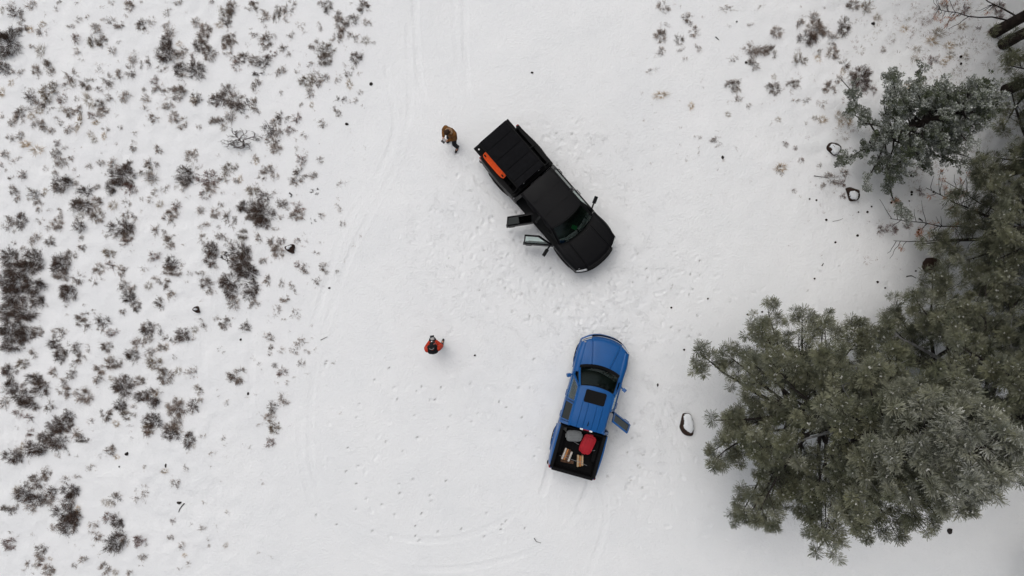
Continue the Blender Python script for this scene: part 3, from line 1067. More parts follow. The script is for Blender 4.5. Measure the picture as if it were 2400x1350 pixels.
    mb.box(0.036, 0.05, -tg_w + .06, tg_w - .06, 0.04, zl - zf - 0.04)
    mb.build('tailgate_liner', M['liner'], tg_)
    if P['gate_down']:
        tg_.rotation_euler = (0, RAD(-88), 0)
        tg_['label'] = 'lowered tailgate'
        mb = MB()
        mb.lathe([(0, 0.066), (0.028, 0.066), (0.034, 0.058), (0.034, 0.05)], 'y', (0, 0, 0), 12)
        kn = mb.build('latch', M['lamp_white'], tg_, loc=(0, 0, 0))
        kn.rotation_euler = (0, 0, RAD(-90))
        kn.location = (0.0, -tg_w + 0.13, zl - zf - 0.12)
    # rear bumper
    mb = MB()
    ysn = np.linspace(-1, 1, 15)
    mb.shell([[(xr - 0.10 + 0.10 * abs(v) ** 5 + dx, v * hw * 0.955, z) for v in ysn] for dx, z in ((0.03, 0.46), (0.0, 0.50), (0.0, 0.66), (0.03, 0.69), (0.16, 0.70))], (0.05, 0, -0.01))
    mb.build('rear_bumper', P['rbumper'], T, smooth=True)
    # --- wheels
    for ax in (xa, xb):
        for s in (1, -1):
            yo = s * (hw + P['flare'] - 0.02)
            wh = empty('wheel', (ax, yo - s * ww / 2, wr - 0.03), 0, parent=T)
            mb = MB()
            h2 = ww / 2
            pr = [(wr * 0.60, -h2 * .8), (wr * 0.66, -h2 * .95), (wr * 0.86, -h2), (wr * 0.965, -h2 * .88), (wr, -h2 * .6), (wr, 0), (wr, h2 * .6), (wr * 0.965, h2 * .88), (wr * 0.86, h2), (wr * 0.66, h2 * .95), (wr * 0.60, h2 * .8)]
            mb.lathe(pr, 'y', seg=32)
            for k in range(32):                        # tread blocks
                a = 2 * math.pi * k / 32
                for yy in (-h2 * .62, 0.0, h2 * .62):
                    ca, sa = math.cos(a + (0.08 if yy == 0 else 0)), math.sin(a + (0.08 if yy == 0 else 0))
                    mb.bar((ca * (wr - 0.01), yy - 0.03, sa * (wr - 0.01)), (ca * (wr - 0.01), yy + 0.03, sa * (wr - 0.01)), 0.045, 0.04, ref=(ca, 0, sa))
            mb.build('tyre', M['rubber'], wh, smooth=True)
            mb = MB()
            mb.lathe([(0.0, s * h2 * .45), (wr * .14, s * h2 * .5), (wr * .15, s * h2 * .3), (wr * .16, s * h2 * .1)], 'y', seg=20)
            mb.lathe([(wr * .62, s * h2 * .82), (wr * .58, s * h2 * .7), (wr * .56, -s * h2 * .6)], 'y', seg=28)
            for k in range(6):
                a = 2 * math.pi * k / 6
                mb.bar((math.cos(a) * wr * .1, s * h2 * .42, math.sin(a) * wr * .1), (math.cos(a) * wr * .58, s * h2 * .66, math.sin(a) * wr * .58), 0.05, 0.075, ref=(0, 1, 0))
            mb.build('rim', P['rim'], wh, smooth=True)
    return T, Wd, side
BLACK_AT, BLACK_ROT = (1.373, 3.18), RAD(-49)
BLUE_AT, BLUE_ROT = (2.839, -4.30), RAD(74.5)
black, bW, bside = pickup('black_pickup_truck', BLACK_AT, BLACK_ROT, dict(
    hw=0.99, xf=2.93, xr=-2.86, zb=1.20, zt=1.93, zc=1.26, xc=1.70, xrf=0.93, xrr=-0.80, xcb=-0.90,
    xd=1.36, xs=0.24, xre=-0.76, xa=1.96, xb=-1.76, wr=0.43, ww=0.30, yr=0.66, flare=0.035, nose=0.34, hdrop=0.16, cowl=0.28,
    bulge=lambda u: 0.50 + 0.05 * u, grooves=(0.0,) if False else (), paint=M['black_paint'], roof=M['black_paint'], lip=M['black_trim'], grille=M['black_trim'], bumper=M['black_paint'],
    rbumper=M['black_trim'], handle=M['black_trim'], mirror=0.40, tow=True, mirror_mat=M['black_trim'], lamps=False, zl=1.36, zf=0.92, gate_down=True,
    rim=M['rim_dark'], rear_glass=M['glass_black'], open={('f', -1): 45, ('r', -1): 58}, nose_strip=None),
    'black crew cab pickup truck with two doors open on one side')
blue, uW, uside = pickup('blue_pickup_truck', BLUE_AT, BLUE_ROT, dict(
    hw=0.93, xf=2.58, xr=-2.55, zb=1.10, zt=1.80, zc=1.17, xc=1.50, xrf=0.80, xrr=-0.76, xcb=-0.86,
    xd=1.10, xs=0.04, xre=-0.74, xa=1.66, xb=-1.56, wr=0.38, ww=0.26, yr=0.605, flare=0.02, nose=0.36, hdrop=0.17, cowl=0.26,
    bulge=lambda u: 0.34 + 0.20 * u, grooves=(0.26, 0.62), paint=M['blue_paint'], roof=M['blue_paint'], lip=M['blue_paint'], grille=M['black_trim'], bumper=M['blue_paint'],
    rbumper=M['black_trim'], handle=M['blue_paint'], mirror=0.20, tow=False, mirror_mat=M['blue_paint'], lamps=True, zl=1.30, zf=0.82, gate_down=False,
    rim=M['rim_silver'], rear_glass=M['glass_dark'], open={('r', -1): 67}, nose_strip=M['chrome']),
    'blue crew cab pickup truck with sunroof and loaded open bed')

# --- blue truck: sunroof and shark fin antenna
mb = MB()
mb.rbox(0.19, 0.65, -0.375, 0.375, 1.775, 1.8065, 0.06)
mb.build('sunroof', M['black_trim'], blue, smooth=True, angle=30)
mb = MB()
mb.shell([[(-0.62, -0.028, 1.775), (-0.62, 0.028, 1.775)], [(-0.60, -0.012, 1.84), (-0.60, 0.012, 1.84)], [(-0.52, -0.012, 1.825), (-0.52, 0.012, 1.825)], [(-0.42, -0.004, 1.785), (-0.42, 0.004, 1.785)]], (0, 0, -0.03))
mb.build('antenna', M['black_trim'], blue)

# --- black truck: roof seams, bed rack
mb = MB()
for x in (0.35, -0.25):
    mb.bar((x, -0.60, 1.917), (x, 0.60, 1.917), 0.03, 0.012)
mb.build('roof_strip', M['black_trim'], black)
for s in (1, -1):
    mb = MB()
    mb.tube([(-0.95, s * 0.60, 1.72), (-2.80, s * 0.60, 1.72)], 0.022, 8)
    for x in (-1.05, -1.85, -2.70):
        mb.tube([(x, s * 0.60, 1.72), (x, s * 0.86, 1.39)], 0.02, 8)
        mb.box(x - 0.06, x + 0.06, min(s * .80, s * .92), max(s * .80, s * .92), 1.375, 1.40)
    mb.build('bed_rack', M['black_trim'], black, smooth=True)
for x in (-1.05, -1.85, -2.70):
    mb = MB()
    mb.tube([(x, -0.60, 1.72), (x, 0.60, 1.72)], 0.022, 8)
    mb.build('rack_crossbar', M['black_trim'], black, smooth=True)

def on_truck(base, rot, p):
    c, s = math.cos(rot), math.sin(rot)
    return (base[0] + c * p[0] - s * p[1], base[1] + s * p[0] + c * p[1], p[2])

# folded rooftop tent on the rack: base, five cover panels, edge trim
tent = empty('rooftop_tent', on_truck(BLACK_AT, BLACK_ROT, (-2.08, -0.03, 1.745)), BLACK_ROT, 'folded black rooftop tent on the rack over the black truck bed', 'rooftop tent')
mb = MB()
mb.rbox(-1.05, 1.05, -0.60, 0.60, 0.0, 0.13, 0.03)
mb.build('tent_base', M['black_trim'], tent, bevel=0.01)
cuts = [-1.05, -0.62, -0.14, 0.34, 0.80, 1.05]
for k in range(5):
    mb = MB()
    x0, x1 = cuts[k] + 0.012, cuts[k + 1] - 0.012
    rows = [[(x, y, 0.17 + 0.012 * math.sin(math.pi * (x - x0) / (x1 - x0)) - 0.025 * abs(y / 0.6) ** 6) for y in np.linspace(-0.59, 0.59, 11)] for x in np.linspace(x0, x1, 6)]
    mb.shell(rows, (0, 0, -0.035))
    mb.build('cover_panel', M['black_cover'], tent, smooth=True, angle=50)
for s in (1, -1):
    mb = MB()
    mb.tube([(-1.04, s * 0.615, 0.11), (1.04, s * 0.615, 0.11)], 0.022, 6)
    mb.build('edge_trim', M['black_trim'], tent, smooth=True)
for y in (-0.35, 0.35):
    mb = MB()
    mb.bar((1.063, y, 0.02), (1.063, y, 0.16), 0.03, 0.008, ref=(1, 0, 0))
    mb.build('buckle_strap', M['strap'], tent)

# orange traction board leaning on the side of the rack
tb = empty('traction_board', on_truck(BLACK_AT, BLACK_ROT, (-2.22, -0.735, 1.62)), BLACK_ROT, 'orange traction board strapped to the side of the black truck rack', 'traction board')
tilt = RAD(48)
mb = MB()
def tbp(u, v, n):
    return (u, -v * math.cos(tilt) - n * math.sin(tilt), -v * math.sin(tilt) + n * math.cos(tilt))
outline = []
rows = []
for i in range(15):
    u = lerp(-0.56, 0.56, i / 14)
    e = min(1.0, (0.56 - abs(u)) / 0.12)
    wv = 0.135 * (0.62 + 0.38 * math.sqrt(max(0, e)))
    rows.append([tbp(u, v * wv, 0.02 - 0.03 * abs(u / 0.56) ** 3) for v in np.linspace(-1, 1, 7)])
mb.shell(rows, Vector(tbp(0, 0, -0.03)))
tbo = mb.build('board', M['orange'], tb, smooth=True)
for i in range(9):
    for v in (-0.07, 0, 0.07):
        mb = MB()
        u = lerp(-0.40, 0.40, i / 8)
        q = [Vector(tbp(u - 0.022, v - 0.018, 0.012)), Vector(tbp(u + 0.022, v - 0.018, 0.012)), Vector(tbp(u + 0.022, v + 0.018, 0.012)), Vector(tbp(u - 0.022, v + 0.018, 0.012)), Vector(tbp(u, v, 0.045))]
        mb.add(q, [(0, 1, 4), (1, 2, 4), (2, 3, 4), (3, 0, 4), (3, 2, 1, 0)])
        mb.build('stud', M['orange'], tbo)
for u in (-0.47, 0.47):
    mb = MB()
    mb.bar(tbp(u - .05, 0, 0.024), tbp(u + .05, 0, 0.024), 0.05, 0.012)
    mb.build('handle_slot', M['black_trim'], tbo)

# --- bits seen through the black truck windshield and rear door
mb = MB()
mb.rbox(-0.10, 0.10, -0.07, 0.07, 0, 0.03, 0.015)
gcase = mb.build('green_folder', material('green_card', (0.02, 0.22, 0.06), 0.5), None, loc=on_truck(BLACK_AT, BLACK_ROT, (1.32, 0.02, 1.245)), rotz=BLACK_ROT + 0.4)
tag(gcase, 'small green folder lying on the black truck dashboard', 'folder')

# --- load in the blue truck bed
def in_bed(x, y, z=0.836):
    return on_truck(BLUE_AT, BLUE_ROT, (x, y, z))
def tote(name, loc, rotz, lx, ly, h, mat, label):
    t = empty(name, loc, rotz, label, 'storage bin')
    mb = MB()
    for a, b in ((0, 1),):
        n = 5
        rows = []
    ring = lambda k, z: [(math.copysign(abs(math.cos(a)) ** 0.45, math.cos(a)) * lx / 2 * k, math.copysign(abs(math.sin(a)) ** 0.45, math.sin(a)) * ly / 2 * k, z) for a in np.linspace(0, 2 * math.pi, 29)[:-1]]
    def loft(rs):
        N = len(rs[0])
        vs = [p for r in rs for p in r]
        fs = [tuple(range(N - 1, -1, -1)), tuple((len(rs) - 1) * N + i for i in range(N))]
        for l in range(len(rs) - 1):
            for i in range(N):
                j = (i + 1) % N
                fs.append((l * N + i, l * N + j, (l + 1) * N + j, (l + 1) * N + i))
        return vs, fs
    vs, fs = loft([ring(0.80, 0), ring(0.82, 0.01), ring(0.93, h - 0.05), ring(0.955, h - 0.05), ring(0.955, h - 0.03)])
    mb.add(vs, fs)
    mb.build('bin', mat, t, smooth=True)
    mb = MB()
    vs, fs = loft([ring(0.99, h - 0.045), ring(1.0, h - 0.03), ring(0.995, h - 0.008), ring(0.965, h), ring(0.90, h), ring(0.87, h - 0.016), ring(0.80, h - 0.016), ring(0.76, h - 0.002), ring(0.70, h)])
    mb.add(vs, fs)
    lid = mb.build('lid', mat, t, smooth=True)
    for s in (-1, 1):
        mb = MB()
        mb.rbox(s * lx / 2 - 0.03, s * lx / 2 + 0.03, -0.07, 0.07, h - 0.09, h - 0.025, 0.015)
        mb.build('handle', mat, t)
    for y in (-0.22, 0.0, 0.22):
        mb = MB()
        mb.rbox(-lx * 0.30, lx * 0.30, y * ly - 0.014, y * ly + 0.014, h - 0.01, h + 0.007, 0.01)
        mb.build('lid_rib', mat, lid)
    return t
gx_, gy_ = in_bed(-1.20, 0.27)[:2]
tote('grey_storage_bin', (gx_, gy_, 0.836), RAD(-2), 0.56, 0.41, 0.33, M['grey_bin'], 'grey plastic storage bin with lid in the blue truck bed')
rx_, ry_ = in_bed(-1.36, -0.28)[:2]
tote('red_storage_bin', (rx_, ry_, 0.836), RAD(65), 0.71, 0.48, 0.36, M['red_bin'], 'red plastic storage bin with lid in the blue truck bed')

def firewood(name, loc, rotz, mats, label, n2=3):
    t = empty(name, loc, rotz, label, 'firewood')
    r_ = random.Random(len(label))
    k = 0
    for lay in range(2):
        cnt = len(mats)
        for i in range(cnt):
            mb = MB()
            y = (i - (cnt - 1) / 2) * 0.082
            w = r_.uniform(0.034, 0.044)
            L = r_.uniform(0.185, 0.22)
            z = 0.045 + lay * 0.075
            xo = r_.uniform(-.015, .015)
            sec = [(-w, -w * .8), (w, -w * .9), (w * .9, w * .7), (0.1 * w, w), (-w * .95, w * .6)]
            vs = [(xo - L, y + a, z + b) for a, b in sec] + [(xo + L, y + a * r_.uniform(.85, 1), z + b) for a, b in sec]
            N = len(sec)
            fs = [tuple(range(N - 1, -1, -1)), tuple(range(N, 2 * N))] + [(q, (q + 1) % N, N + (q + 1) % N, N + q) for q in range(N)]
            mb.add(vs, fs)
            mb.build('log', mats[i] if lay else M['wood_bark'], t, bevel=0.006)
    mb = MB()
    hw_ = len(mats) * 0.042
    mb.tube([(0, -hw_, 0.03), (0, -hw_, 0.15), (0.0, -hw_ * .5, 0.172), (0, hw_ * .5, 0.172), (0, hw_, 0.15), (0, hw_, 0.03)], 0.006, 5)
    mb.build('twine', M['strap'], t)
    return t
p = in_bed(-1.98, 0.30)
firewood('firewood_bundle', p, BLUE_ROT - RAD(6), [M['wood_white'], M['wood_bark'], M['wood_orange'], M['wood_white']], 'firewood bundle with pale outer logs, left side of the blue truck bed')
p = in_bed(-2.06, -0.22)
firewood('firewood_bundle', p, BLUE_ROT + RAD(14), [M['wood_pale'], M['wood_orange'], M['wood_pale']], 'firewood bundle of tan logs below the red bin in the blue truck bed')
mb = MB()
mb.rbox(-0.06, 0.06, -0.24, 0.24, 0, 0.035, 0.01)
pl = mb.build('plank', M['wood_bark'], None, loc=in_bed(-2.22, 0.22), rotz=BLUE_ROT + RAD(4))
tag(pl, 'short brown plank by the tailgate inside the blue truck bed', 'plank')
def strap(name, pts, label, r=0.008, mat=None):
    mb = MB()
    mb.tube([in_bed(*q) for q in pts], r, 5)
    o = mb.build(name, mat or M['strap'], None, smooth=True)
    tag(o, label, 'strap')
strap('tie_strap', [(-1.33, 0.46, 0.98), (-1.42, 0.24, 1.0), (-1.50, -0.02, 0.95)], 'grey strap running from the grey bin to the red bin')
strap('tie_strap', [(-1.52, -0.62, 1.08), (-1.60, -0.50, 0.98), (-1.66, -0.40, 0.9)], 'short grey strap at the outer side of the red bin')
strap('steel_rod', [(-2.06, 0.56, 0.99), (-2.07, 0.20, 1.03), (-2.09, -0.10, 1.04), (-2.15, -0.50, 0.99)], 'thin grey rod lying across both firewood bundles', 0.007)
# tangle of cord beside the grey bin
mb = MB()
r_ = random.Random(5)
pts = []
for k in range(60):
    a = k * 1.1
    pts.append(Vector(in_bed(-1.20 + 0.16 * math.sin(a * 0.7) + r_.uniform(-.03, .03), 0.62 + 0.06 * math.cos(a) + r_.uniform(-.015, .015), 0.86 + 0.02 * r_.random())))
mb.tube(pts, 0.006, 4)
tag(mb.build('cord_tangle', M['strap'], None), 'tangled grey cord beside the grey bin in the blue truck bed', 'cord')
# ------------------------------------------------------------------ people
def remeshed(mb, name, mat, parent, voxel, smooth_it=6):
    o = mb.build(name, mat, parent, smooth=True)
    r = o.modifiers.new('remesh', 'REMESH')
    r.mode = 'VOXEL'
    r.voxel_size = voxel
    r.use_smooth_shade = True
    s = o.modifiers.new('smooth', 'SMOOTH')
    s.factor = 0.5
    s.iterations = smooth_it
    return o

def chain(mb, pts, rad, seg=10):
    pts = [Vector(p) for p in pts]
    fine, fr_ = [], []
    for i in range(len(pts) - 1):
        for k in range(3):
            fine.append(pts[i].lerp(pts[i + 1], k / 3))
            fr_.append(lerp(rad[i], rad[i + 1], k / 3))
    fine.append(pts[-1])
    fr_.append(rad[-1])
    mb.tube(fine, fr_, seg)
    for p, r in zip(pts, rad):
        mb.ball(p, r * 0.99, 10, 7)

def hand(mb, wrist, d, up, side):
    """palm and five curled fingers; d forward, up palm normal, side towards the thumb"""
    d, up = Vector(d).normalized(), Vector(up).normalized()
    sd = Vector(side).normalized()
    p = Vector(wrist)
    chain(mb, [p, p + d * 0.045, p + d * 0.085], [0.026, 0.03, 0.026], 8)
    chain(mb, [p + d * 0.05 + sd * 0.025, p + d * 0.085 + sd * 0.03], [0.02, 0.016], 8)
    chain(mb, [p + d * 0.05 - sd * 0.025, p + d * 0.08 - sd * 0.03], [0.02, 0.015], 8)
    for k, (o, L) in enumerate(((0.030, 0.070), (0.011, 0.080), (-0.010, 0.074), (-0.031, 0.056))):
        b = p + d * 0.085 + sd * o
        m1 = b + d * L * 0.45 - up * 0.006
        m2 = m1 + d * L * 0.20 - up * L * 0.30
        m3 = m2 - d * L * 0.10 - up * L * 0.22
        chain(mb, [b, m1, m2, m3], [0.0105, 0.010, 0.009, 0.008], 8)
    b = p + d * 0.030 + sd * 0.032
    chain(mb, [b, b + d * 0.030 + sd * 0.022 - up * 0.006, b + d * 0.060 + sd * 0.016 - up * 0.018], [0.0125, 0.0115, 0.009], 8)

def person(loc, face, label, J, jacket, trousers, yoke=None, hat=None, hair=None, gloves=False, collar=None, vox=0.009):
    """J: joint places in the person's own frame, x forwards, y left, z up"""
    P = empty('person', (loc[0], loc[1], gz(*loc) - 0.02), face, label, 'person')
    hd, nk, ch, pv = (Vector(J[k]) for k in ('head', 'neck', 'chest', 'pelvis'))
    mb = MB()
    # head: skull, jaw, nose, ears
    f = Vector((math.cos(J['tilt']), 0, -math.sin(J['tilt'])))
    u = Vector((math.sin(J['tilt']), 0, math.cos(J['tilt'])))
    lf = Vector((0, 1, 0))
    mb.ball(hd + u * 0.025 - f * 0.012, (0.096, 0.078, 0.100), 16, 12)
    mb.ball(hd - u * 0.045 + f * 0.028, (0.068, 0.060, 0.070), 14, 10)
    mb.ball(hd - u * 0.088 + f * 0.052, (0.030, 0.034, 0.026), 10, 8)
    chain(mb, [hd + f * 0.088 + u * 0.012, hd + f * 0.112 - u * 0.022], [0.011, 0.015], 8)
    for s in (1, -1):
        mb.ball(hd + lf * (0.078 * s) - u * 0.008 - f * 0.005, (0.018, 0.012, 0.032), 8, 8)
    chain(mb, [hd - u * 0.07 - f * 0.02, nk, ch], [0.056, 0.060, 0.085])
    chain(mb, [ch, (ch + pv) / 2, pv], [0.125, 0.115, 0.12])
    for s, k in ((1, 'L'), (-1, 'R')):
        sh, el, wrp = (Vector(J[q + k]) for q in ('sho', 'elb', 'wri'))
        chain(mb, [nk - Vector((0, 0, .05)), sh, el, wrp], [0.06, 0.055, 0.042, 0.028])
        hp, kn, an, to = (Vector(J[q + k]) for q in ('hip', 'kne', 'ank', 'toe'))
        chain(mb, [pv, hp, kn, an, to], [0.10, 0.085, 0.058, 0.040, 0.035])
        dh = Vector(J['hand' + k]).normalized()
        hand(mb, wrp + dh * 0.015, dh, (0, 0, 1), Vector((0, 0, 1)).cross(dh) * (-s))
    body = remeshed(mb, 'body', M['skin'], P, vox, 4)
    # face: eyes, brows, mouth
    for s in (1, -1):
        e = MB()
        e.ball(hd + f * 0.083 + lf * 0.032 * s + u * 0.012, 0.0115, 10, 8)
        e.build('eye', M['grey_cloth'], body, smooth=True)
        e = MB()
        e.tube([hd + f * 0.090 + lf * 0.018 * s + u * 0.034, hd + f * 0.084 + lf * 0.048 * s + u * 0.036], 0.005, 6)
        e.build('eyebrow', hair or M['hair_brown'], body)
    e = MB()
    e.tube([hd + f * 0.084 - lf * 0.022 - u * 0.060, hd + f * 0.094 - u * 0.058, hd + f * 0.084 + lf * 0.022 - u * 0.060], 0.006, 6)
    e.build('mouth', material('lips', (0.32, 0.10, 0.09), 0.5), body)
    if hair:
        mb = MB()
        mb.ball(hd + u * 0.045 - f * 0.022, (0.108, 0.094, 0.092), 16, 12)
        mb.ball(hd - u * 0.01 - f * 0.050, (0.072, 0.088, 0.090), 14, 10)
        r_ = random.Random(4)
        for k in range(44):
            a = r_.uniform(0.9, 5.4)
            z = r_.uniform(-0.3, 1.0)
            rr = math.sqrt(max(0, 1 - z * z))
            q = hd + u * (0.045 + 0.085 * z) - f * 0.022 + (f * math.cos(a) * 0.1 + lf * math.sin(a) * 0.088) * rr
            mb.ball(q, r_.uniform(.014, .024), 6, 5)
        remeshed(mb, 'hair', hair, P, 0.010, 2)
    if hat:
        mb = MB()
        mb.ball(hd + u * 0.048 - f * 0.012, (0.115, 0.098, 0.098), 18, 12)
        mb.ball(hd + u * 0.010 - f * 0.028, (0.098, 0.098, 0.060), 18, 10)
        ho = remeshed(mb, 'cap', hat, P, 0.009, 3)
        mb = MB()
        mb.shell([[hd + u * (0.050 - 0.02 * abs(v) ** 2) + f * (0.09 + k * 0.085 * (1 - 0.35 * v * v)) + lf * 0.075 * v for v in np.linspace(-1, 1, 9)] for k in (0, 0.5, 1)], (0, 0, -0.008))
        mb.build('cap_brim', hat, ho, smooth=True)
        mb = MB()
        mb.tube([hd + u * (0.070) - f * (0.022 + 0.106 * math.cos(a)) + lf * 0.098 * math.sin(a) for a in np.linspace(-1.0, 1.0, 11)], 0.010, 6)
        mb.build('cap_strap', M['grey_cloth'], ho, smooth=True)
    # jacket
    mb = MB()
    shL, shR = Vector(J['shoL']), Vector(J['shoR'])
    chain(mb, [nk - Vector((0, 0, 0.03)), ch, (ch + pv) / 2, pv - Vector((0, 0, 0.10))], [0.105, 0.165, 0.165, 0.17], 14)
    mid = (shL + shR) / 2
    for q in (shL, shR):
        c0 = ch.lerp(q, 0.5)
        mb.ball(c0 - Vector((0, 0, 0.05)), (0.135, 0.13, 0.17), 14, 10)
        mb.ball(pv.lerp(q, 0.33) - Vector((0, 0, .12)), (0.155, 0.145, 0.24), 14, 10)
    for k in ('L', 'R'):
        sh, el, wrp = (Vector(J[q + k]) for q in ('sho', 'elb', 'wri'))
        chain(mb, [sh - Vector((0, 0, 0.01)), sh.lerp(el, .5), el, el.lerp(wrp, .6), el.lerp(wrp, 0.97)], [0.105, 0.095, 0.080, 0.068, 0.056], 12)
    jk = remeshed(mb, 'jacket', jacket, P, 0.013, 5)
    mb = MB()                                        # collar / hood roll behind the neck
    mb.tube([nk + Vector((0.02 - 0.10 * math.cos(a), 0.11 * math.sin(a), 0.035)) for a in np.linspace(-1.9, 1.9, 15)], 0.034, 8)
    mb.build('collar', collar or jacket, jk, smooth=True)
    if yoke:
        mb = MB()
        for q in (shL, shR):
            mb.ball(ch.lerp(q, 0.50) + Vector((0.0, 0, 0.075)), (0.175, 0.115, 0.115), 14, 10)
        mb.ball(nk + Vector((-0.06, 0, -0.03)), (0.135, 0.15, 0.085), 14, 10)
        mb.ball(ch + Vector((-0.085, 0, 0.02)), (0.115, 0.19, 0.17), 14, 10)
        remeshed(mb, 'shoulder_yoke', yoke, jk, 0.012, 4)
    # trousers
    mb = MB()
    mb.ball(pv - Vector((0, 0, 0.02)), (0.13, 0.165, 0.13), 14, 10)
    for k in ('L', 'R'):
        hp, kn, an = (Vector(J[q + k]) for q in ('hip', 'kne', 'ank'))
        chain(mb, [hp, hp.lerp(kn, .5), kn, kn.lerp(an, .5), kn.lerp(an, 0.92)], [0.108, 0.098, 0.088, 0.082, 0.074], 12)
    remeshed(mb, 'trousers', trousers, P, 0.012, 4)
    for k in ('L', 'R'):
        an, to = Vector(J['ank' + k]), Vector(J['toe' + k])
        d = (to - an)
        d.z = 0
        d.normalize()
        mb = MB()
        chain(mb, [an.lerp(Vector(J['kne' + k]), 0.42), an + Vector((0, 0, 0.02))], [0.064, 0.060], 10)
        base = Vector((an.x, an.y, 0.045))
        chain(mb, [base - d * 0.055, base + d * 0.08, base + d * 0.185], [0.046, 0.052, 0.044], 10)
        remeshed(mb, 'boot', M['boot'], P, 0.010, 3)
        if gloves:
            pass
    if gloves:
        for k, s in (('L', 1), ('R', -1)):
            wrp = Vector(J['wri' + k])
            dh = Vector(J['hand' + k]).normalized()
            mb = MB()
            hand(mb, wrp + dh * 0.013, dh, (0, 0, 1), Vector((0, 0, 1)).cross(dh) * (-s))
            chain(mb, [wrp - dh * 0.05, wrp + dh * 0.03], [0.045, 0.036])
            g = remeshed(mb, 'glove', M['black_cloth'], P, 0.007, 1)
            sc = g.modifiers.new('push', 'DISPLACE')
            sc.strength = 0.006
            sc.mid_level = 0
    return P

def local(base, face, w):
    dx, dy = w[0] - base[0], w[1] - base[1]
    c, s = math.cos(face), math.sin(face)
    return (dx * c + dy * s, -dx * s + dy * c)

# brown jacket, next to the black truck, head bent over a controller
b1, f1 = (-2.24, 5.66), RAD(232)
fl = local(b1, f1, (-2.07, 5.34)); fr2 = local(b1, f1, (-2.32, 5.66))
J1 = dict(head=(0.13, 0.0, 1.62), neck=(0.03, 0.0, 1.47), chest=(0.0, 0.0, 1.24), pelvis=(-0.03, 0.02, 0.92), tilt=0.75,
          shoL=(0.0, 0.19, 1.38), shoR=(0.0, -0.19, 1.38), elbL=(0.07, 0.27, 1.12), elbR=(0.07, -0.26, 1.12), wriL=(0.27, 0.115, 1.16), wriR=(0.27, -0.115, 1.16),
          handL=(0.75, -0.5, 0.15), handR=(0.75, 0.5, 0.15),
          hipL=(-0.03, 0.12, 0.88), hipR=(-0.03, -0.09, 0.88), kneL=(fl[0] * .5 + 0.10, fl[1] * .5 + 0.07, 0.50), kneR=(fr2[0] * .5 + 0.08, fr2[1] * .5 - 0.05, 0.50),
          ankL=(fl[0], fl[1], 0.11), ankR=(fr2[0], fr2[1], 0.11), toeL=(fl[0] + 0.14, fl[1] + 0.04, 0.05), toeR=(fr2[0] + 0.14, fr2[1] - 0.03, 0.05))
person(b1, f1, 'person in brown jacket and dark trousers looking down at a white controller', J1, M['brown_jacket'], M['black_trouser'], hair=M['hair_brown'], collar=M['tan_cloth'])
# red jacket with black shoulders and cap, alone on the open snow
b2, f2 = (-2.83, -2.17), RAD(97)
fl = local(b2, f2, (-2.95, -2.16)); fr2 = local(b2, f2, (-2.665, -2.12))
J2 = dict(head=(0.07, 0.02, 1.66), neck=(-0.01, 0.03, 1.50), chest=(-0.03, 0.03, 1.26), pelvis=(-0.03, 0.0, 0.92), tilt=0.50,
          shoL=(-0.03, 0.225, 1.40), shoR=(-0.03, -0.165, 1.40), elbL=(0.02, 0.30, 1.12), elbR=(0.02, -0.26, 1.12), wriL=(0.24, 0.14, 1.17), wriR=(0.24, -0.09, 1.17),
          handL=(0.8, -0.45, 0.12), handR=(0.8, 0.45, 0.12),
          hipL=(-0.03, 0.11, 0.88), hipR=(-0.03, -0.10, 0.88), kneL=(fl[0] * .5 + 0.09, fl[1] * .5 + 0.06, 0.50), kneR=(fr2[0] * .5 + 0.02, fr2[1] * .5 - 0.06, 0.50),
          ankL=(fl[0], fl[1], 0.11), ankR=(fr2[0] - 0.02, fr2[1], 0.11), toeL=(fl[0] + 0.14, fl[1] + 0.02, 0.05), toeR=(fr2[0] + 0.12, fr2[1] - 0.06, 0.05))
person(b2, f2, 'person in red jacket with black shoulders and black cap on open snow', J2, M['red_jacket'], M['black_trouser'], yoke=M['black_cloth'], hat=M['black_cloth'], gloves=True, collar=M['black_cloth'])

def controller(loc, rotz, z, label):
    t = empty('remote_controller', (loc[0], loc[1], z), rotz, label, 'controller')
    mb = MB()
    mb.rbox(-0.045, 0.04, -0.075, 0.075, -0.022, 0.02, 0.025)
    c = mb.build('case', M['controller'], t, smooth=True, angle=30)
    mb = MB()
    mb.rbox(0.045, 0.125, -0.075, 0.075, 0.0, 0.014, 0.008)
    mb.build('phone', M['screen'], t)
    for s in (1, -1):
        mb = MB()
        mb.tube([(-0.005, s * 0.05, 0.018), (-0.005, s * 0.05, 0.040)], [0.006, 0.010], 8)
        mb.build('stick', M['black_trim'], c)
    return t
def from_local(base, face, p):
    c, s = math.cos(face), math.sin(face)
    return (base[0] + c * p[0] - s * p[1], base[1] + s * p[0] + c * p[1])
controller(from_local(b1, f1, (0.355, 0.0)), f1, 1.17 + gz(*b1), 'white remote controller held by the person in brown')
controller(from_local(b2, f2, (0.33, 0.025)), f2, 1.18 + gz(*b2), 'white remote controller held by the person in red')
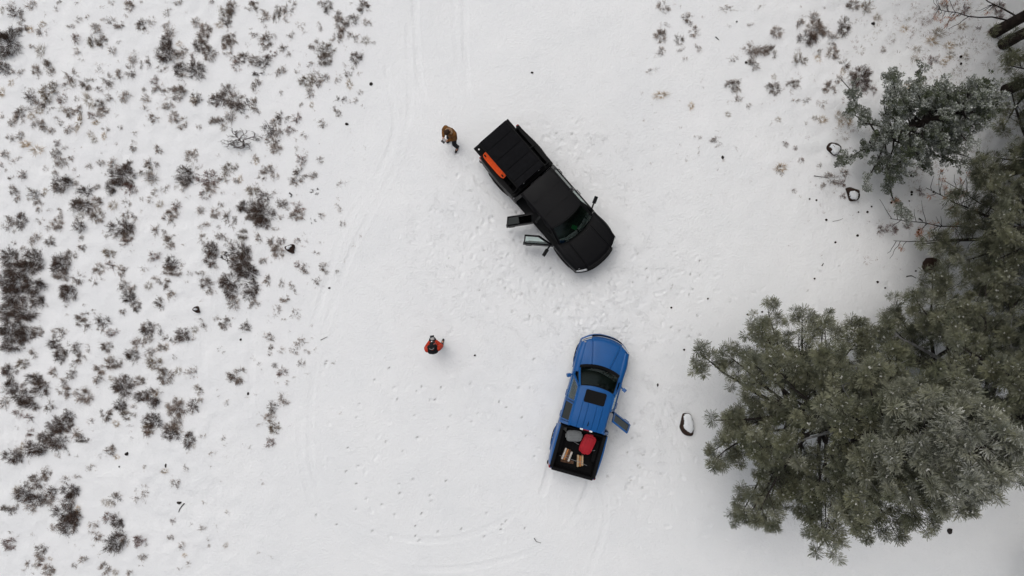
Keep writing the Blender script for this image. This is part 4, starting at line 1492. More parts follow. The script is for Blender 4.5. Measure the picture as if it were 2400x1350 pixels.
# ------------------------------------------------------------------ boulders
def boulder(name, px, py, poly, h, snow, label, h0=0.0, snow_poly=None, knobby=False, mat=None):
    """poly: outline in photo pixels relative to the centre"""
    x0, y0 = at(px, py, h * 0.5)
    g = gz(x0, y0)
    t = empty(name, (x0, y0, g), 0, label, 'boulder')
    k = PX * (1 - h * 0.5 / CAM_H)
    n = 40
    P = [Vector((a * k, -b * k, 0)) for a, b in poly]
    cum, L = [0], 0
    for i in range(len(P)):
        L += (P[(i + 1) % len(P)] - P[i]).length
        cum.append(L)
    ring = []
    for q in range(n):
        d = L * q / n
        i = max(j for j in range(len(P)) if cum[j] <= d)
        tt = (d - cum[i]) / (cum[i + 1] - cum[i])
        ring.append(P[i].lerp(P[(i + 1) % len(P)], tt))
    ring = [(ring[i - 1] + ring[i] * 2 + ring[(i + 1) % n]) / 4 for i in range(n)]
    mb = MB()
    rows = []
    for lv, (sc, z) in enumerate(((1.02, -0.15), (1.02, 0.0), (1.0, h * 0.35), (0.96, h * 0.62), (0.88, h * 0.83), (0.72, h * 0.94), (0.45, h * 0.99), (0.15, h), (0.0, h))):
        row = []
        for q in range(n + 1):
            p = ring[q % n]
            nn = noise.noise(Vector((p.x * 5 + px, p.y * 5 + py, z * 5))) * 0.05 + noise.noise(Vector((p.x * 14 + px, p.y * 14, z * 14))) * 0.02
            if knobby:
                nn += 0.035 * math.sin(q * 1.57 + lv * 2)
            row.append((p.x * (sc + nn * (sc > 0.3)), p.y * (sc + nn * (sc > .3)), z + (nn * 0.6 if lv > 1 else 0)))
        rows.append(row)
    mb.grid(rows)
    mb.build('rock', mat or M['rock'], t, smooth=True, angle=50)
    if snow:
        S_ = [Vector((at(px + a, py + b, h)[0] - x0, at(px + a, py + b, h)[1] - y0, 0)) for a, b in snow_poly]
        m = len(S_)
        sr = []
        for q in range(n):
            f = q * m / n
            i = int(f)
            sr.append(S_[i % m].lerp(S_[(i + 1) % m], f - i))
        for _ in range(2):
            sr = [(sr[i - 1] + sr[i] * 2 + sr[(i + 1) % n]) / 4 for i in range(n)]
        c = sum(sr, Vector()) / n
        mb = MB()
        rows = []
        for lv, (sc, z) in enumerate(((1.0, h * 0.55), (1.0, h * 0.86), (0.96, h * 0.97), (0.88, h + 0.035), (0.6, h + 0.06), (0.3, h + 0.068), (0.0, h + 0.07))):
            rows.append([((c + (sr[q % n] - c) * sc).x + 0.03 * noise.noise(Vector((q * .7, lv * .3, px))), (c + (sr[q % n] - c) * sc).y + 0.03 * noise.noise(Vector((q * .7, lv * .3, py))), z + 0.02 * noise.noise(Vector(((sr[q % n] * sc).x * 6, (sr[q % n] * sc).y * 6, py)))) for q in range(n + 1)])
        mb.grid(rows)
        mb.build('snow_cap', M['snow_cap'], t, smooth=True, angle=60)
    return t

boulder('boulder', 1955, 348, [(-15, -6), (-8, -15), (6, -13), (16, -6), (17, 4), (9, 14), (2, 16), (-7, 8), (-14, 1)], 0.24, True, 'snow-topped brown boulder at the left tip of the frosted juniper', snow_poly=[(-7, -10), (-2, -12), (4, -9), (15, -5), (16, 3), (9, 12), (2, 14), (-4, 7), (-5, 0), (-9, -4)])
boulder('boulder', 2000, 456, [(-16, -16), (-6, -18), (15, -10), (14, 8), (12, 13), (-3, 15), (-8, 12)], 0.24, True, 'five-sided dark brown boulder with square snow patch below the juniper', snow_poly=[(-7, -9), (3, -9), (12, -4), (11, 11), (0, 12), (-4, 9), (-7, 0)])
boulder('boulder', 1611, 998, [(-9, -27), (-2, -28), (10, -26), (15, -10), (16, 8), (13, 24), (2, 26), (-10, 18), (-17, 5), (-13, -10)], 0.24, True, 'long snow-covered boulder with thin dark rim beside the blue truck', snow_poly=[(-6, -25), (0, -27), (10, -26), (15, -10), (16, 8), (12, 19), (4, 17), (-5, 10), (-9, 2), (-6, -8), (-8, -18)])
boulder('boulder', 679, 582, [(-12, -4), (-4, -7), (5, -10), (9, -9), (11, -2), (8, 5), (9, 11), (4, 12), (-6, 7), (-11, 1)], 0.24, True, 'brown heart-shaped boulder with small snow patch beside sagebrush', snow_poly=[(-9, -4), (-4, -5), (3, -7), (5, -6), (1, -2), (-1, 3), (-6, 3), (-9, 0)])
boulder('boulder', 461, 725, [(-8, 1), (-5, -5), (1, -8), (4, -5), (6, 3), (8, 7), (4, 9), (-3, 5)], 0.24, True, 'small brown boulder with snow dot, alone left of centre in the sage', snow_poly=[(-4, -2), (-1, -3), (1, -1), (0, 2), (-3, 2), (-5, 0)])
boulder('boulder', 2186, 621, [(-18, 4), (-16, -8), (-8, -17), (6, -18), (17, -8), (18, 6), (8, 17), (-6, 18), (-14, 13)], 0.40, False, 'dark knobbly snow-free boulder at the pine branch tips', knobby=True)
boulder('boulder', 2028, 777, [(-6, 1), (-4, -6), (3, -7), (7, -1), (5, 6), (-2, 6)], 0.25, False, 'little brown boulder peeping out above the big pine crown')

# ------------------------------------------------------------------ loose stones, cones, sticks
LAND = []      # (px, py, phrase) things that labels can point to
def stone(px, py, r, el=1.0, label='', ang=0.0):
    x, y = at(px, py, 0.05)
    mb = MB()
    rr = random.Random(int(px * 7 + py))
    n = 10
    rad = [r * rr.uniform(.72, 1.15) for _ in range(n)]
    rows = []
    for sc, z in ((0.9, -0.05), (1.05, 0.02), (0.95, r * 0.5), (0.6, r * 0.8), (0.0, r * 0.85)):
        rows.append([(rad[q % n] * sc * el * math.cos(2 * math.pi * q / n), rad[q % n] * sc / el * math.sin(2 * math.pi * q / n), z + rr.uniform(-.008, .008)) for q in range(n)])
        rows[-1].append(rows[-1][0])
    mb.grid(rows)
    o = mb.build('stone', M['stone'], None, smooth=True, angle=35, loc=(x, y, gz(x, y)), rotz=ang)
    tag(o, label, 'stone', 'dark stones poking out of the snow')
stone(868, 195, 0.065, 1.1, 'dark stone just right of the sagebrush, upper of the two lone ones')
stone(812, 290, 0.06, 1.15, 'dark stone right of the sagebrush, lower of the two lone ones')
stone(1247, 170, 0.045, 1.3, 'small dark stone on clean snow above the black truck')
stone(296, 1064, 0.07, 1.1, 'angular dark stone on open snow in the lower left sage')
stone(277, 1095, 0.03, 1.0, 'tiny round stone just below the angular dark stone')
stone(388, 1091, 0.05, 0.6, 'narrow upright dark stone right of the angular one, lower left')
stone(419, 1179, 0.075, 1.25, 'flat dark stone next to the curved stick, lower left')
stone(564, 796, 0.045, 1.0, 'small dark stone below two speckled shrubs, left of the tyre loop')
stone(581, 923, 0.055, 0.8, 'dark stone right below the round lone sagebrush')
stone(771, 675, 0.045, 1.2, 'dark pebble at the edge of the open snow, left of the people')
stone(1695, 368, 0.06, 0.8, 'dark stone midway between the black truck and the juniper')
stone(1750, 145, 0.05, 1.0, 'dark stone left of a small sagebrush, upper right')
stone(1728, 49, 0.035, 1.0, 'tiny dark stone near the top edge, right of centre')
stone(2047, 55, 0.07, 1.2, 'dark stone below the tan grass tuft, upper right')
stone(2228, 1245, 0.11, 0.95, 'dark lump of rock below the big pine, lower right')
stone(1542, 903, 0.05, 0.7, 'small dark stone between the blue truck and the big pine')
stone(1113, 833, 0.04, 1.2, 'pebble right of the person in red')

def cone(px, py, label, r=0.05):
    x, y = at(px, py, 0.04)
    mb = MB()
    rr = random.Random(int(px + 3 * py))
    rows = []
    n = 10
    for i in range(8):
        u = i / 7
        q = r * (0.35 + 0.75 * math.sin(math.pi * min(1, u * 0.9 + 0.1)))
        rows.append([((u - 0.5) * r * 2.4, q * (1 + 0.22 * ((k + i) % 2)) * math.cos(2 * math.pi * k / n), q * (1 + 0.22 * ((k + i) % 2)) * math.sin(2 * math.pi * k / n) + r * 0.6) for k in range(n + 1)])
    mb.grid(rows)
    o = mb.build('pine_cone', M['cone'], None, loc=(x, y, gz(x, y)), rotz=rr.uniform(0, 6.28))
    tag(o, label, 'pine cone', 'pine cones fallen on the snow')
CONES = [(2135, 412, 1.1), (2137, 450, 1.2), (2137, 456, 1.0), (2188, 450, 1.1), (2089, 475, 1.2), (2132, 471, .8), (2120, 487, 1.1), (2033, 497, 1.1), (2012, 497, .8), (2043, 484, .8), (1914, 469, .9),
         (1898, 466, .8), (1937, 515, 1.1), (2010, 552, 1.2), (1958, 568, 1.0), (2151, 545, 1.3), (2153, 538, 1.1), (2057, 661, 1.2), (1909, 653, .9), (2182, 642, 1.2), (2147, 635, .8), (2252, 133, 1.3), (2253, 149, 1.2), (1990, 248, 1.0), (1815, 705, .8), (1787, 731, 1.0),
         (2075, 675, .9), (2112, 729, 1.0), (1752, 737, .9), (1604, 820, 1.0), (1660, 700, .9), (1574, 721, 1.0)]

# sticks and fallen twigs
def stick(pix, r, label, name='fallen_stick', mat=None, h=0.04):
    pts = []
    for p_ in pix:
        x, y = at(p_[0], p_[1], h)
        pts.append((x, y, gz(x, y) + h * 0.6))
    mb = MB()
    mb.tube(pts, [lerp(r, r * 0.55, i / (len(pts) - 1)) for i in range(len(pts))], 6)
    o = mb.build(name, mat or M['limb'], None, smooth=True)
    tag(o, label, 'stick')
stick([(432, 1180), (428, 1184), (422, 1192), (419, 1200)], 0.022, 'thin curved dark stick beside the flat stone, lower left')
stick([(678, 452), (684, 457), (681, 462)], 0.028, 'V-shaped dark stick on the snow right of the large branching shrub')
stick([(1678, 85), (1683, 90), (1686, 92)], 0.02, 'short dark stick on the snow near the top, right of the speckled shrub')
stick([(752, 797), (760, 793), (768, 789)], 0.012, 'thin straight twig crossing the tyre loop at left')
stick([(1749, 787), (1755, 793), (1757, 800)], 0.02, 'curved dark twig above the big pine crown')
stick([(2125, 648), (2137, 646), (2148, 652)], 0.02, 'dark twig on the snow left of the knobbly boulder')
stick([(2154, 512), (2160, 516), (2163, 519)], 0.03, 'short thick dark stick under the dead pine branches')
stick([(1926, 623), (1930, 617)], 0.02, 'short straight stick on the open snow left of the knobbly boulder')
stick([(1952, 519), (1962, 517), (1970, 515), (1976, 512)], 0.012, 'pale thin forked twig on the snow below the pentagonal boulder', mat=M['limb_grey'])
stick([(1252, 1262), (1257, 1270), (1268, 1273)], 0.014, 'thin twig in a scuff mark below the blue truck')
stick([(1908, 412), (1925, 414), (1945, 417)], 0.014, 'long thin twig left of the shrubs under the juniper')
# ------------------------------------------------------------------ trees
def tri_mesh(name, V, F, attrs):
    me = bpy.data.meshes.new(name)
    k = F.shape[1]
    me.vertices.add(len(V))
    me.vertices.foreach_set('co', np.ascontiguousarray(V, np.float32).ravel())
    me.loops.add(F.size)
    me.loops.foreach_set('vertex_index', np.ascontiguousarray(F, np.int32).ravel())
    me.polygons.add(len(F))
    me.polygons.foreach_set('loop_start', np.arange(0, F.size, k, dtype=np.int32))
    me.polygons.foreach_set('loop_total', np.full(len(F), k, dtype=np.int32))
    for nm, val in attrs.items():
        a_ = me.attributes.new(nm, 'FLOAT', 'POINT')
        a_.data.foreach_set('value', np.ascontiguousarray(val, np.float32))
    me.update()
    return me

def needle_mesh(tips, dirs, sizes, frost, tone, seed, n=72, width=0.0088, spread=1.05, stem=0.16, bud=True):
    """one mesh of needle tufts sitting at tips, pointing along dirs; every needle is one slim triangle"""
    rs = np.random.default_rng(seed)
    T = np.array(tips, float)
    Z = np.array(dirs, float)
    Z /= np.linalg.norm(Z, axis=1)[:, None] + 1e-9
    m = len(T)
    sz, fz, tz = np.array(sizes), np.array(frost), np.array(tone)
    ref = np.where(np.abs(Z[:, 2:3]) < 0.9, np.array([[0, 0, 1.0]]), np.array([[1.0, 0, 0]]))
    X = np.cross(ref, Z)
    X /= np.linalg.norm(X, axis=1)[:, None]
    Y = np.cross(Z, X)
    th = np.clip(np.abs(rs.normal(0, spread, (m, n))) + 0.12, 0.05, 2.1)
    ph = rs.uniform(0, 2 * np.pi, (m, n))
    d = X[:, None] * (np.sin(th) * np.cos(ph))[..., None] + Y[:, None] * (np.sin(th) * np.sin(ph))[..., None] + Z[:, None] * np.cos(th)[..., None]
    d[..., 2] -= 0.10 * rs.random((m, n))
    sd = np.cross(d, np.array([0.3, 0.5, 0.8]))
    sd /= np.linalg.norm(sd, axis=2)[..., None] + 1e-9
    ln = sz[:, None] * rs.uniform(0.75, 1.1, (m, n))
    base = T[:, None] - Z[:, None] * (rs.random((m, n)) * stem * sz[:, None] / 0.2)[..., None]
    w = (width * rs.uniform(0.8, 1.3, (m, n)))[..., None]
    tip = base + d * ln[..., None]
    V = np.stack([base + d * (ln * 0.12)[..., None], tip + sd * w, tip - sd * w], 2).reshape(-1, 3)
    FR = np.clip(np.stack([np.repeat(fz[:, None] * 0.0, n, 1), fz[:, None] * rs.uniform(.5, 1.3, (m, n)), fz[:, None] * rs.uniform(.5, 1.3, (m, n))], 2), 0, .9).reshape(-1)
    TN = np.repeat(np.clip(tz[:, None] + rs.normal(0, .14, (m, n)), 0, 1).reshape(-1), 3)
    if bud:                                              # snow-dusted bud cluster at the tip
        keep = rs.random(m) < 0.7
        T2, Z2, s2 = T[keep], Z[keep], sz[keep]
        k, q = len(T2), 4
        c = (T2 + Z2 * (0.05 * s2 / 0.2)[:, None])[:, None] + rs.normal(0, 1, (k, q, 3)) * (0.016 * s2 / 0.2)[:, None, None]
        a = rs.uniform(0, 6.28, (k, q))
        r_ = (0.019 * s2 / 0.2)[:, None] * rs.uniform(.6, 1.5, (k, q))
        pts = [c + np.stack([np.cos(a + g) * r_, np.sin(a + g) * r_, rs.uniform(-.4, .6, (k, q)) * r_], -1) for g in (0, 2.1, 4.2)]
        B = np.stack(pts, 2).reshape(-1, 3)
        V = np.concatenate([V, B])
        FR = np.concatenate([FR, np.repeat(rs.uniform(.2, .9, k * q), 3)])
        TN = np.concatenate([TN, np.ones(len(B))])
    F = np.arange(len(V)).reshape(-1, 3)
    return tri_mesh('needles', V, F, {'frost': FR, 'tone': TN})

def curve_pts(p, d, L, rise, rr, n=7, wob=0.06):
    """limb: starts along d, sweeps up at the end"""
    out = [p.copy()]
    q = p.copy()
    for i in range(1, n):
        u = i / (n - 1)
        v = d.copy()
        v.z += rise * (u - 0.35)
        v += Vector((rr.gauss(0, wob), rr.gauss(0, wob), rr.gauss(0, wob)))
        v.normalize()
        q = q + v * (L / (n - 1))
        out.append(q.copy())
    return out

def pine(base, height, crown, label, seed, lean=(0, 0), h0=2.0, tuft_d=1.0, frost_top=0.5, frost_low=0.06, r0=0.2, limb_gap=0.36, dead=None, skip=None, tsize=0.235, tone0=0.5, needles=104, nwidth=0.0070, azf=None):
    rr = random.Random(seed)
    t = empty('pine_tree', (base[0], base[1], gz(*base) - 0.05), 0, label, 'pine tree')
    trunk = []
    rad = []
    n = 14
    for i in range(n):
        u = i / (n - 1)
        trunk.append(Vector((lean[0] * u * u * height + 0.06 * math.sin(u * 5 + seed), lean[1] * u * u * height + 0.06 * math.cos(u * 4 + seed), height * u)))
        rad.append(r0 * (1 - u) ** 0.8 + 0.02 + 0.10 * r0 * math.exp(-u * 30))
    mb = MB()
    mb.tube(trunk, rad, 12)
    # bark plates as real relief
    mb.v = [tuple(Vector(v) * 1.0 + Vector((noise.noise(Vector((v[0] * 7, v[1] * 7, v[2] * 2.5 + seed))) * 0.03, noise.noise(Vector((v[1] * 7, v[0] * 7, v[2] * 2.5))) * 0.03, 0))) for v in mb.v]
    mb.build('trunk', M['bark'], t, smooth=True)
    def trunk_at(h):
        u = min(max(h / height, 0), 0.999) * (n - 1)
        i = int(u)
        return trunk[i].lerp(trunk[i + 1], u - i), lerp(rad[i], rad[i + 1], u - i)
    tips, dirs, sizes, frost, tone = [], [], [], [], []
    def add_tuft(p, d, h):
        X_ = (base[0] + p[0]) / (1 - min(p[2], 20) / CAM_H) / PX
        Y_ = (base[1] + p[1]) / (1 - min(p[2], 20) / CAM_H) / PX
        if (X_ > 1420 or abs(Y_) > 900) and rr.random() < 0.62:      # thinner where the picture never looks
            return
        tips.append(tuple(p))
        v = d.normalized() * 0.50 + Vector((0, 0, 0.85))
        dirs.append(tuple(v.normalized()))
        sizes.append(tsize * rr.uniform(0.72, 1.18))
        u = h / height
        frost.append(max(0.0, lerp(frost_low, frost_top, max(0, (u - 0.70) / 0.30)) * rr.uniform(0.3, 1.6) + rr.gauss(0, 0.04) + (0.12 if rr.random() < 0.06 else 0)))
        tone.append(min(1, max(0, rr.gauss(tone0, 0.38))))
    h = h0
    az = rr.uniform(0, 6.28)
    while h < height - 0.25:
        az += 2.4 + rr.uniform(-0.35, 0.35)
        R = crown(h / height) * rr.choice((rr.uniform(0.6, 0.85), rr.uniform(0.85, 1.12), rr.uniform(0.9, 1.15)))
        R *= 0.88 + 0.24 * max(0, 0.5 + noise.noise(Vector((math.cos(az) * 2.2 + seed, math.sin(az) * 2.2, h * 0.35))))
        R = min(R, 1.04 * crown(h / height))
        if azf:
            R *= azf(az)
        p, tr = trunk_at(h)
        if skip and skip(h, az % (2 * math.pi)):
            h += limb_gap * rr.uniform(.5, 1.1)
            continue
        d = Vector((math.cos(az), math.sin(az), lerp(0.02, 0.75, (h / height) ** 2)))
        d.normalize()
        lp = curve_pts(p, d, R, 0.55, rr, 8)
        lr = [max(0.008, min(tr * 0.42, 0.02 + 0.018 * R) * (1 - 0.82 * k / 7)) for k in range(8)]
        mb = MB()
        mb.tube(lp, lr, 6)
        # branchlets and their tufts
        nbr = max(3, int(R * 4.2 * tuft_d))
        for k in range(nbr):
            u = rr.uniform(0.14, 1.0) ** 0.8 if k else 1.0
            f = u * 6.999
            i = int(f)
            q = lp[i].lerp(lp[i + 1], f - i)
            ax = (lp[i + 1] - lp[i]).normalized()
            sidev = ax.cross(Vector((0, 0, 1))).normalized() * rr.choice((-1, 1))
            bd = (ax * rr.uniform(0.25, 0.9) + sidev * rr.uniform(0.35, 1.0) * (1 if k else 0) + Vector((0, 0, rr.uniform(-0.12, 0.55)))).normalized()
            bl = rr.uniform(0.35, 0.95) * (0.45 + 0.55 * min(1, R / 3)) * (1.15 - 0.5 * u)
            bp_ = curve_pts(q, bd, bl, 0.5, rr, 4, 0.10)
            mb.tube(bp_, [0.011, 0.009, 0.008, 0.006], 3, caps=False)
            add_tuft(bp_[-1], bp_[-1] - bp_[-2], h)
            for z in range(rr.choice((0, 1, 1, 2, 2))):
                w = rr.uniform(0.35, 0.98)
                g = w * 2.999
                j = int(g)
                qq = bp_[j].lerp(bp_[j + 1], g - j)
                sd2 = (bd.cross(Vector((0, 0, 1))).normalized() * rr.choice((-1, 1)) * rr.uniform(.4, 1) + bd * 0.7 + Vector((0, 0, rr.uniform(0, .7)))).normalized()
                e = qq + sd2 * rr.uniform(0.14, 0.36)
                mb.tube([qq, e], [0.007, 0.005], 3, caps=False)
                add_tuft(e, sd2, h)
        link('branch', mb.mesh(True), M['limb_grey'] if rr.random() < 0.12 else M['limb'], t)
        h += limb_gap * rr.uniform(.55, 1.25) * (1.0 if h < height * .6 else 0.75)
    add_tuft(trunk[-1], Vector((0, 0, 1)), height)
    me = needle_mesh(tips, dirs, sizes, frost, tone, seed, n=needles, width=nwidth)
    link('crown', me, M['pine'], t)
    # dead lower limbs with rusty needles
    if dead:
        dt, dd, ds = [], [], []
        for (hh, a, L) in dead:
            p, tr = trunk_at(hh)
            lp = curve_pts(p, Vector((math.cos(a), math.sin(a), -0.05)), L, 0.25, rr, 8, 0.10)
            mb = MB()
            mb.tube(lp, [0.035 - 0.0036 * k for k in range(8)], 6)
            for k in range(15):
                f = rr.uniform(0.35, 0.99) * 6.999
                i = int(f)
                q = lp[i].lerp(lp[i + 1], f - i)
                ax = (lp[i + 1] - lp[i]).normalized()
                sidev = ax.cross(Vector((0, 0, 1))).normalized() * rr.choice((-1, 1))
                bp_ = curve_pts(q, (ax * .5 + sidev * rr.uniform(.4, 1.1) + Vector((0, 0, rr.uniform(-.2, .4)))).normalized(), rr.uniform(.3, .9), 0.5, rr, 5, 0.16)
                mb.tube(bp_, [0.013, 0.011, 0.010, 0.008, 0.006], 4, caps=False)
                if rr.random() < 0.6:
                    dt.append(tuple(bp_[-1])); dd.append(tuple((bp_[-1] - bp_[-2]).normalized())); ds.append(rr.uniform(.13, .20))
            mb.build('dead_branch', M['limb'], t, smooth=True)
        if dt:
            me = needle_mesh(dt, dd, ds, [0.0] * len(dt), [1.0] * len(dt), seed + 9, n=34, bud=False, spread=0.9)
            link('dead_needles', me, M['dead_needle'], t)
    return t

def big_crown(u):
    # widest low down, rounded top
    if u < 0.22:
        return lerp(2.95, 3.35, u / 0.22)
    return max(0.35, 3.3 * (1 - ((u - 0.22) / 0.80) ** 1.7) + 0.15)
pine(at(1803, 942), 11.5, big_crown, 'big pine in the lower right corner with frosted pale top', 21, lean=(0.032, 0.075), h0=1.8, frost_top=0.44, frost_low=0.09, r0=0.22, limb_gap=0.105, tuft_d=1.3, tone0=0.5, azf=lambda a: 0.94 + 0.15 * max(0, math.cos(a - RAD(232))) ** 4 + 0.26 * max(0, math.cos(a - RAD(140))) ** 4 + 0.08 * max(0, math.cos(a - RAD(290))) ** 4 - 0.05 * max(0, math.cos(a - RAD(184))) ** 10)
def side_crown(r):
    return lambda u: max(0.4, r * (1 - max(0, (u - 0.15)) ** 1.5) - 0.2)
pine(at(2112, 838), 12.5, side_crown(3.5), 'pine behind the big one, spreading to the right edge below the middle', 34, h0=1.6, frost_top=0.3, frost_low=0.10, r0=0.22, limb_gap=0.125, tuft_d=1.4, tone0=0.45)
pine(at(2322, 560), 13.0, side_crown(4.1), 'pine at the right edge with bare dead lower branches and rusty needles', 55, h0=1.7, frost_top=0.3, frost_low=0.10, r0=0.25, limb_gap=0.115, tuft_d=1.4, tone0=0.5,
     dead=[(1.5, RAD(184), 4.4), (1.9, RAD(160), 4.0), (1.3, RAD(172), 4.6), (2.2, RAD(150), 3.6)])
for bx, by, hh, sd, ln, h_low, rad_, lab, dead, skp in (
        (2334, 76, 10.5, 61, (0.006, 0.022), 4.2, 3.0, 'thick leaning pine trunk in the top right corner, upper of the pair', [(1.0, RAD(168), 3.0), (1.3, RAD(150), 2.2)], None),
        (2348, 101, 11.0, 72, (0.010, 0.004), 4.4, 3.0, 'thick pine trunk in the top right corner, lower of the pair', None, None),
        (2352, 212, 10.0, 83, (0.0, 0.004), 1.4, 2.6, 'slanting pine trunk at the right edge above the juniper', None, lambda h, a: h < 3.5 and not (1.6 < a < 3.2 or 3.9 < a < 5.0))):
    pine(at(bx, by), hh, side_crown(rad_), lab, sd, lean=ln, h0=h_low, frost_top=0.3, frost_low=0.03, r0=0.19, limb_gap=0.24, tuft_d=1.0, dead=dead, tone0=0.7, skip=skp)

pine(at(2352, 400), 11.5, side_crown(3.2), 'dark pine pressed against the right edge just below the juniper', 97, h0=1.6, frost_top=0.3, frost_low=0.04, r0=0.2, limb_gap=0.16, tuft_d=1.2, tone0=0.4)
# the wood goes on beyond the right edge and shades the snow there
for k, (X_, Y_, hh) in enumerate(((22.8, 13.2, 18.0), (23.2, 5.2, 19.0), (22.0, -2.2, 17.5), (22.6, -9.4, 18.0), (27.0, 9.2, 20.0), (27.2, 0.8, 19.0), (26.9, -6.6, 19.5), (19.2, 16.6, 17.0), (14.6, 17.2, 16.0))):
    o_ = pine((X_, Y_), hh, side_crown(4.2), 'pine of the wood that goes on beyond the picture edge', 200 + k, h0=2.0, frost_top=0.3, frost_low=0.03, r0=0.26, limb_gap=0.34, tuft_d=1.2, tone0=0.5, needles=26, nwidth=0.034, tsize=0.30)
    o_['group'] = 'pines beyond the picture edge'

# ------------------------------------------------------------------ juniper with rime
def juniper(base, height, label, seed):
    rr = random.Random(seed)
    t = empty('juniper_tree', (base[0], base[1], gz(*base) - 0.05), 0, label, 'juniper tree')
    mb = MB()
    tp = [Vector((0.05 * math.sin(i), 0.05 * math.cos(i * 1.3), height * 0.95 * i / 9)) for i in range(10)]
    mb.tube(tp, [0.15 * (1 - i / 10) + 0.015 for i in range(10)], 10)
    mb.build('trunk', M['bark'], t, smooth=True)
    rs = np.random.default_rng(seed)
    V, F, FR, TN = [], [], [], []
    nb = 0
    h, az = 0.7, 0.0
    while h < height - 0.2:
        az += 2.4 + rr.uniform(-.5, .5)
        u = h / height
        lobe = 0.62 + 0.45 * max(0, math.cos(az * 2.5 + 0.6)) + 0.25 * max(0, math.cos(az * 4 + 2))
        R = max(0.25, 2.95 * (1 - u ** 1.5)) * rr.uniform(0.7, 1.1) * lobe
        f = min(int(u / 0.95 * 9), 8)
        d = Vector((math.cos(az), math.sin(az), lerp(0.12, 0.8, u)))
        d.normalize()
        lp = curve_pts(tp[f].lerp(tp[f + 1], min(1, u / 0.95 * 9 - f)), d, R, 0.4, rr, 7, 0.14)
        mb = MB()
        mb.tube(lp, [0.032 * (1 - k / 8) + 0.006 for k in range(7)], 5)
        nc = max(3, int(R * 7))
        for k in range(nc):
            w = rr.uniform(0.25, 1.0)
            g = w * 5.999
            i = int(g)
            q = lp[i].lerp(lp[i + 1], g - i)
            ax = (lp[i + 1] - lp[i]).normalized()
            sidev = ax.cross(Vector((0, 0, 1))).normalized() * rr.choice((-1, 1))
            bd = (ax * rr.uniform(.2, 1) + sidev * rr.uniform(.1, .9) + Vector((0, 0, rr.uniform(-.1, .5)))).normalized()
            bp_ = curve_pts(q, bd, rr.uniform(.2, .5), 0.4, rr, 4, 0.12)
            mb.tube(bp_, [0.01, 0.008, 0.007, 0.005], 4, caps=False)
            fz = max(0, rr.gauss(0.30, 0.24))
            for c in bp_[1:]:
                for _ in range(2):
                    # a stubby clump of scaly sprays
                    cc = np.array(c) + rs.normal(0, 0.06, 3)
                    m = 26
                    dd = rs.normal(0, 1, (m, 3)); dd[:, 2] = np.abs(dd[:, 2]) * 0.8 - 0.15
                    dd /= np.linalg.norm(dd, axis=1)[:, None]
                    L = rs.uniform(0.05, 0.115, m)[:, None]
                    sd = np.cross(dd, rs.normal(0, 1, (m, 3))); sd /= np.linalg.norm(sd, axis=1)[:, None] + 1e-9
                    wd = rs.uniform(0.012, 0.022, m)[:, None]
                    a = cc + dd * L * 0.25
                    V.append(np.stack([a, cc + dd * L * 0.7 + sd * wd, cc + dd * L, cc + dd * L * 0.7 - sd * wd], 1).reshape(-1, 3))
                    k4 = np.arange(m) * 4 + nb
                    F.append(np.stack([k4, k4 + 1, k4 + 2, k4 + 3], 1))
                    # rime sits on the sprays that face up
                    up = np.clip(dd[:, 2], 0, 1)
                    fr_ = np.clip(fz * (0.3 + 1.6 * up) * rs.uniform(0.2, 2.2, m), 0, 0.95)
                    FR.append(np.stack([fr_ * .3, fr_, fr_ * 1.1, fr_], 1).clip(0, .95).reshape(-1))
                    TN.append(np.repeat(np.clip(rs.normal(.5, .3, m), 0, 1), 4))
                    nb += 4 * m
        link('branch', mb.mesh(True), M['limb'], t)
        h += rr.uniform(0.045, 0.12)
    V = np.concatenate(V).astype(np.float32)
    Fq = np.concatenate(F).astype(np.int32)
    me = tri_mesh('sprays', V, Fq, {'frost': np.concatenate(FR), 'tone': np.concatenate(TN)})
    link('crown', me, M['juniper'], t)
juniper(at(2046, 337), 6.4, 'frosted grey-green juniper right of the two snow-topped boulders', 11)
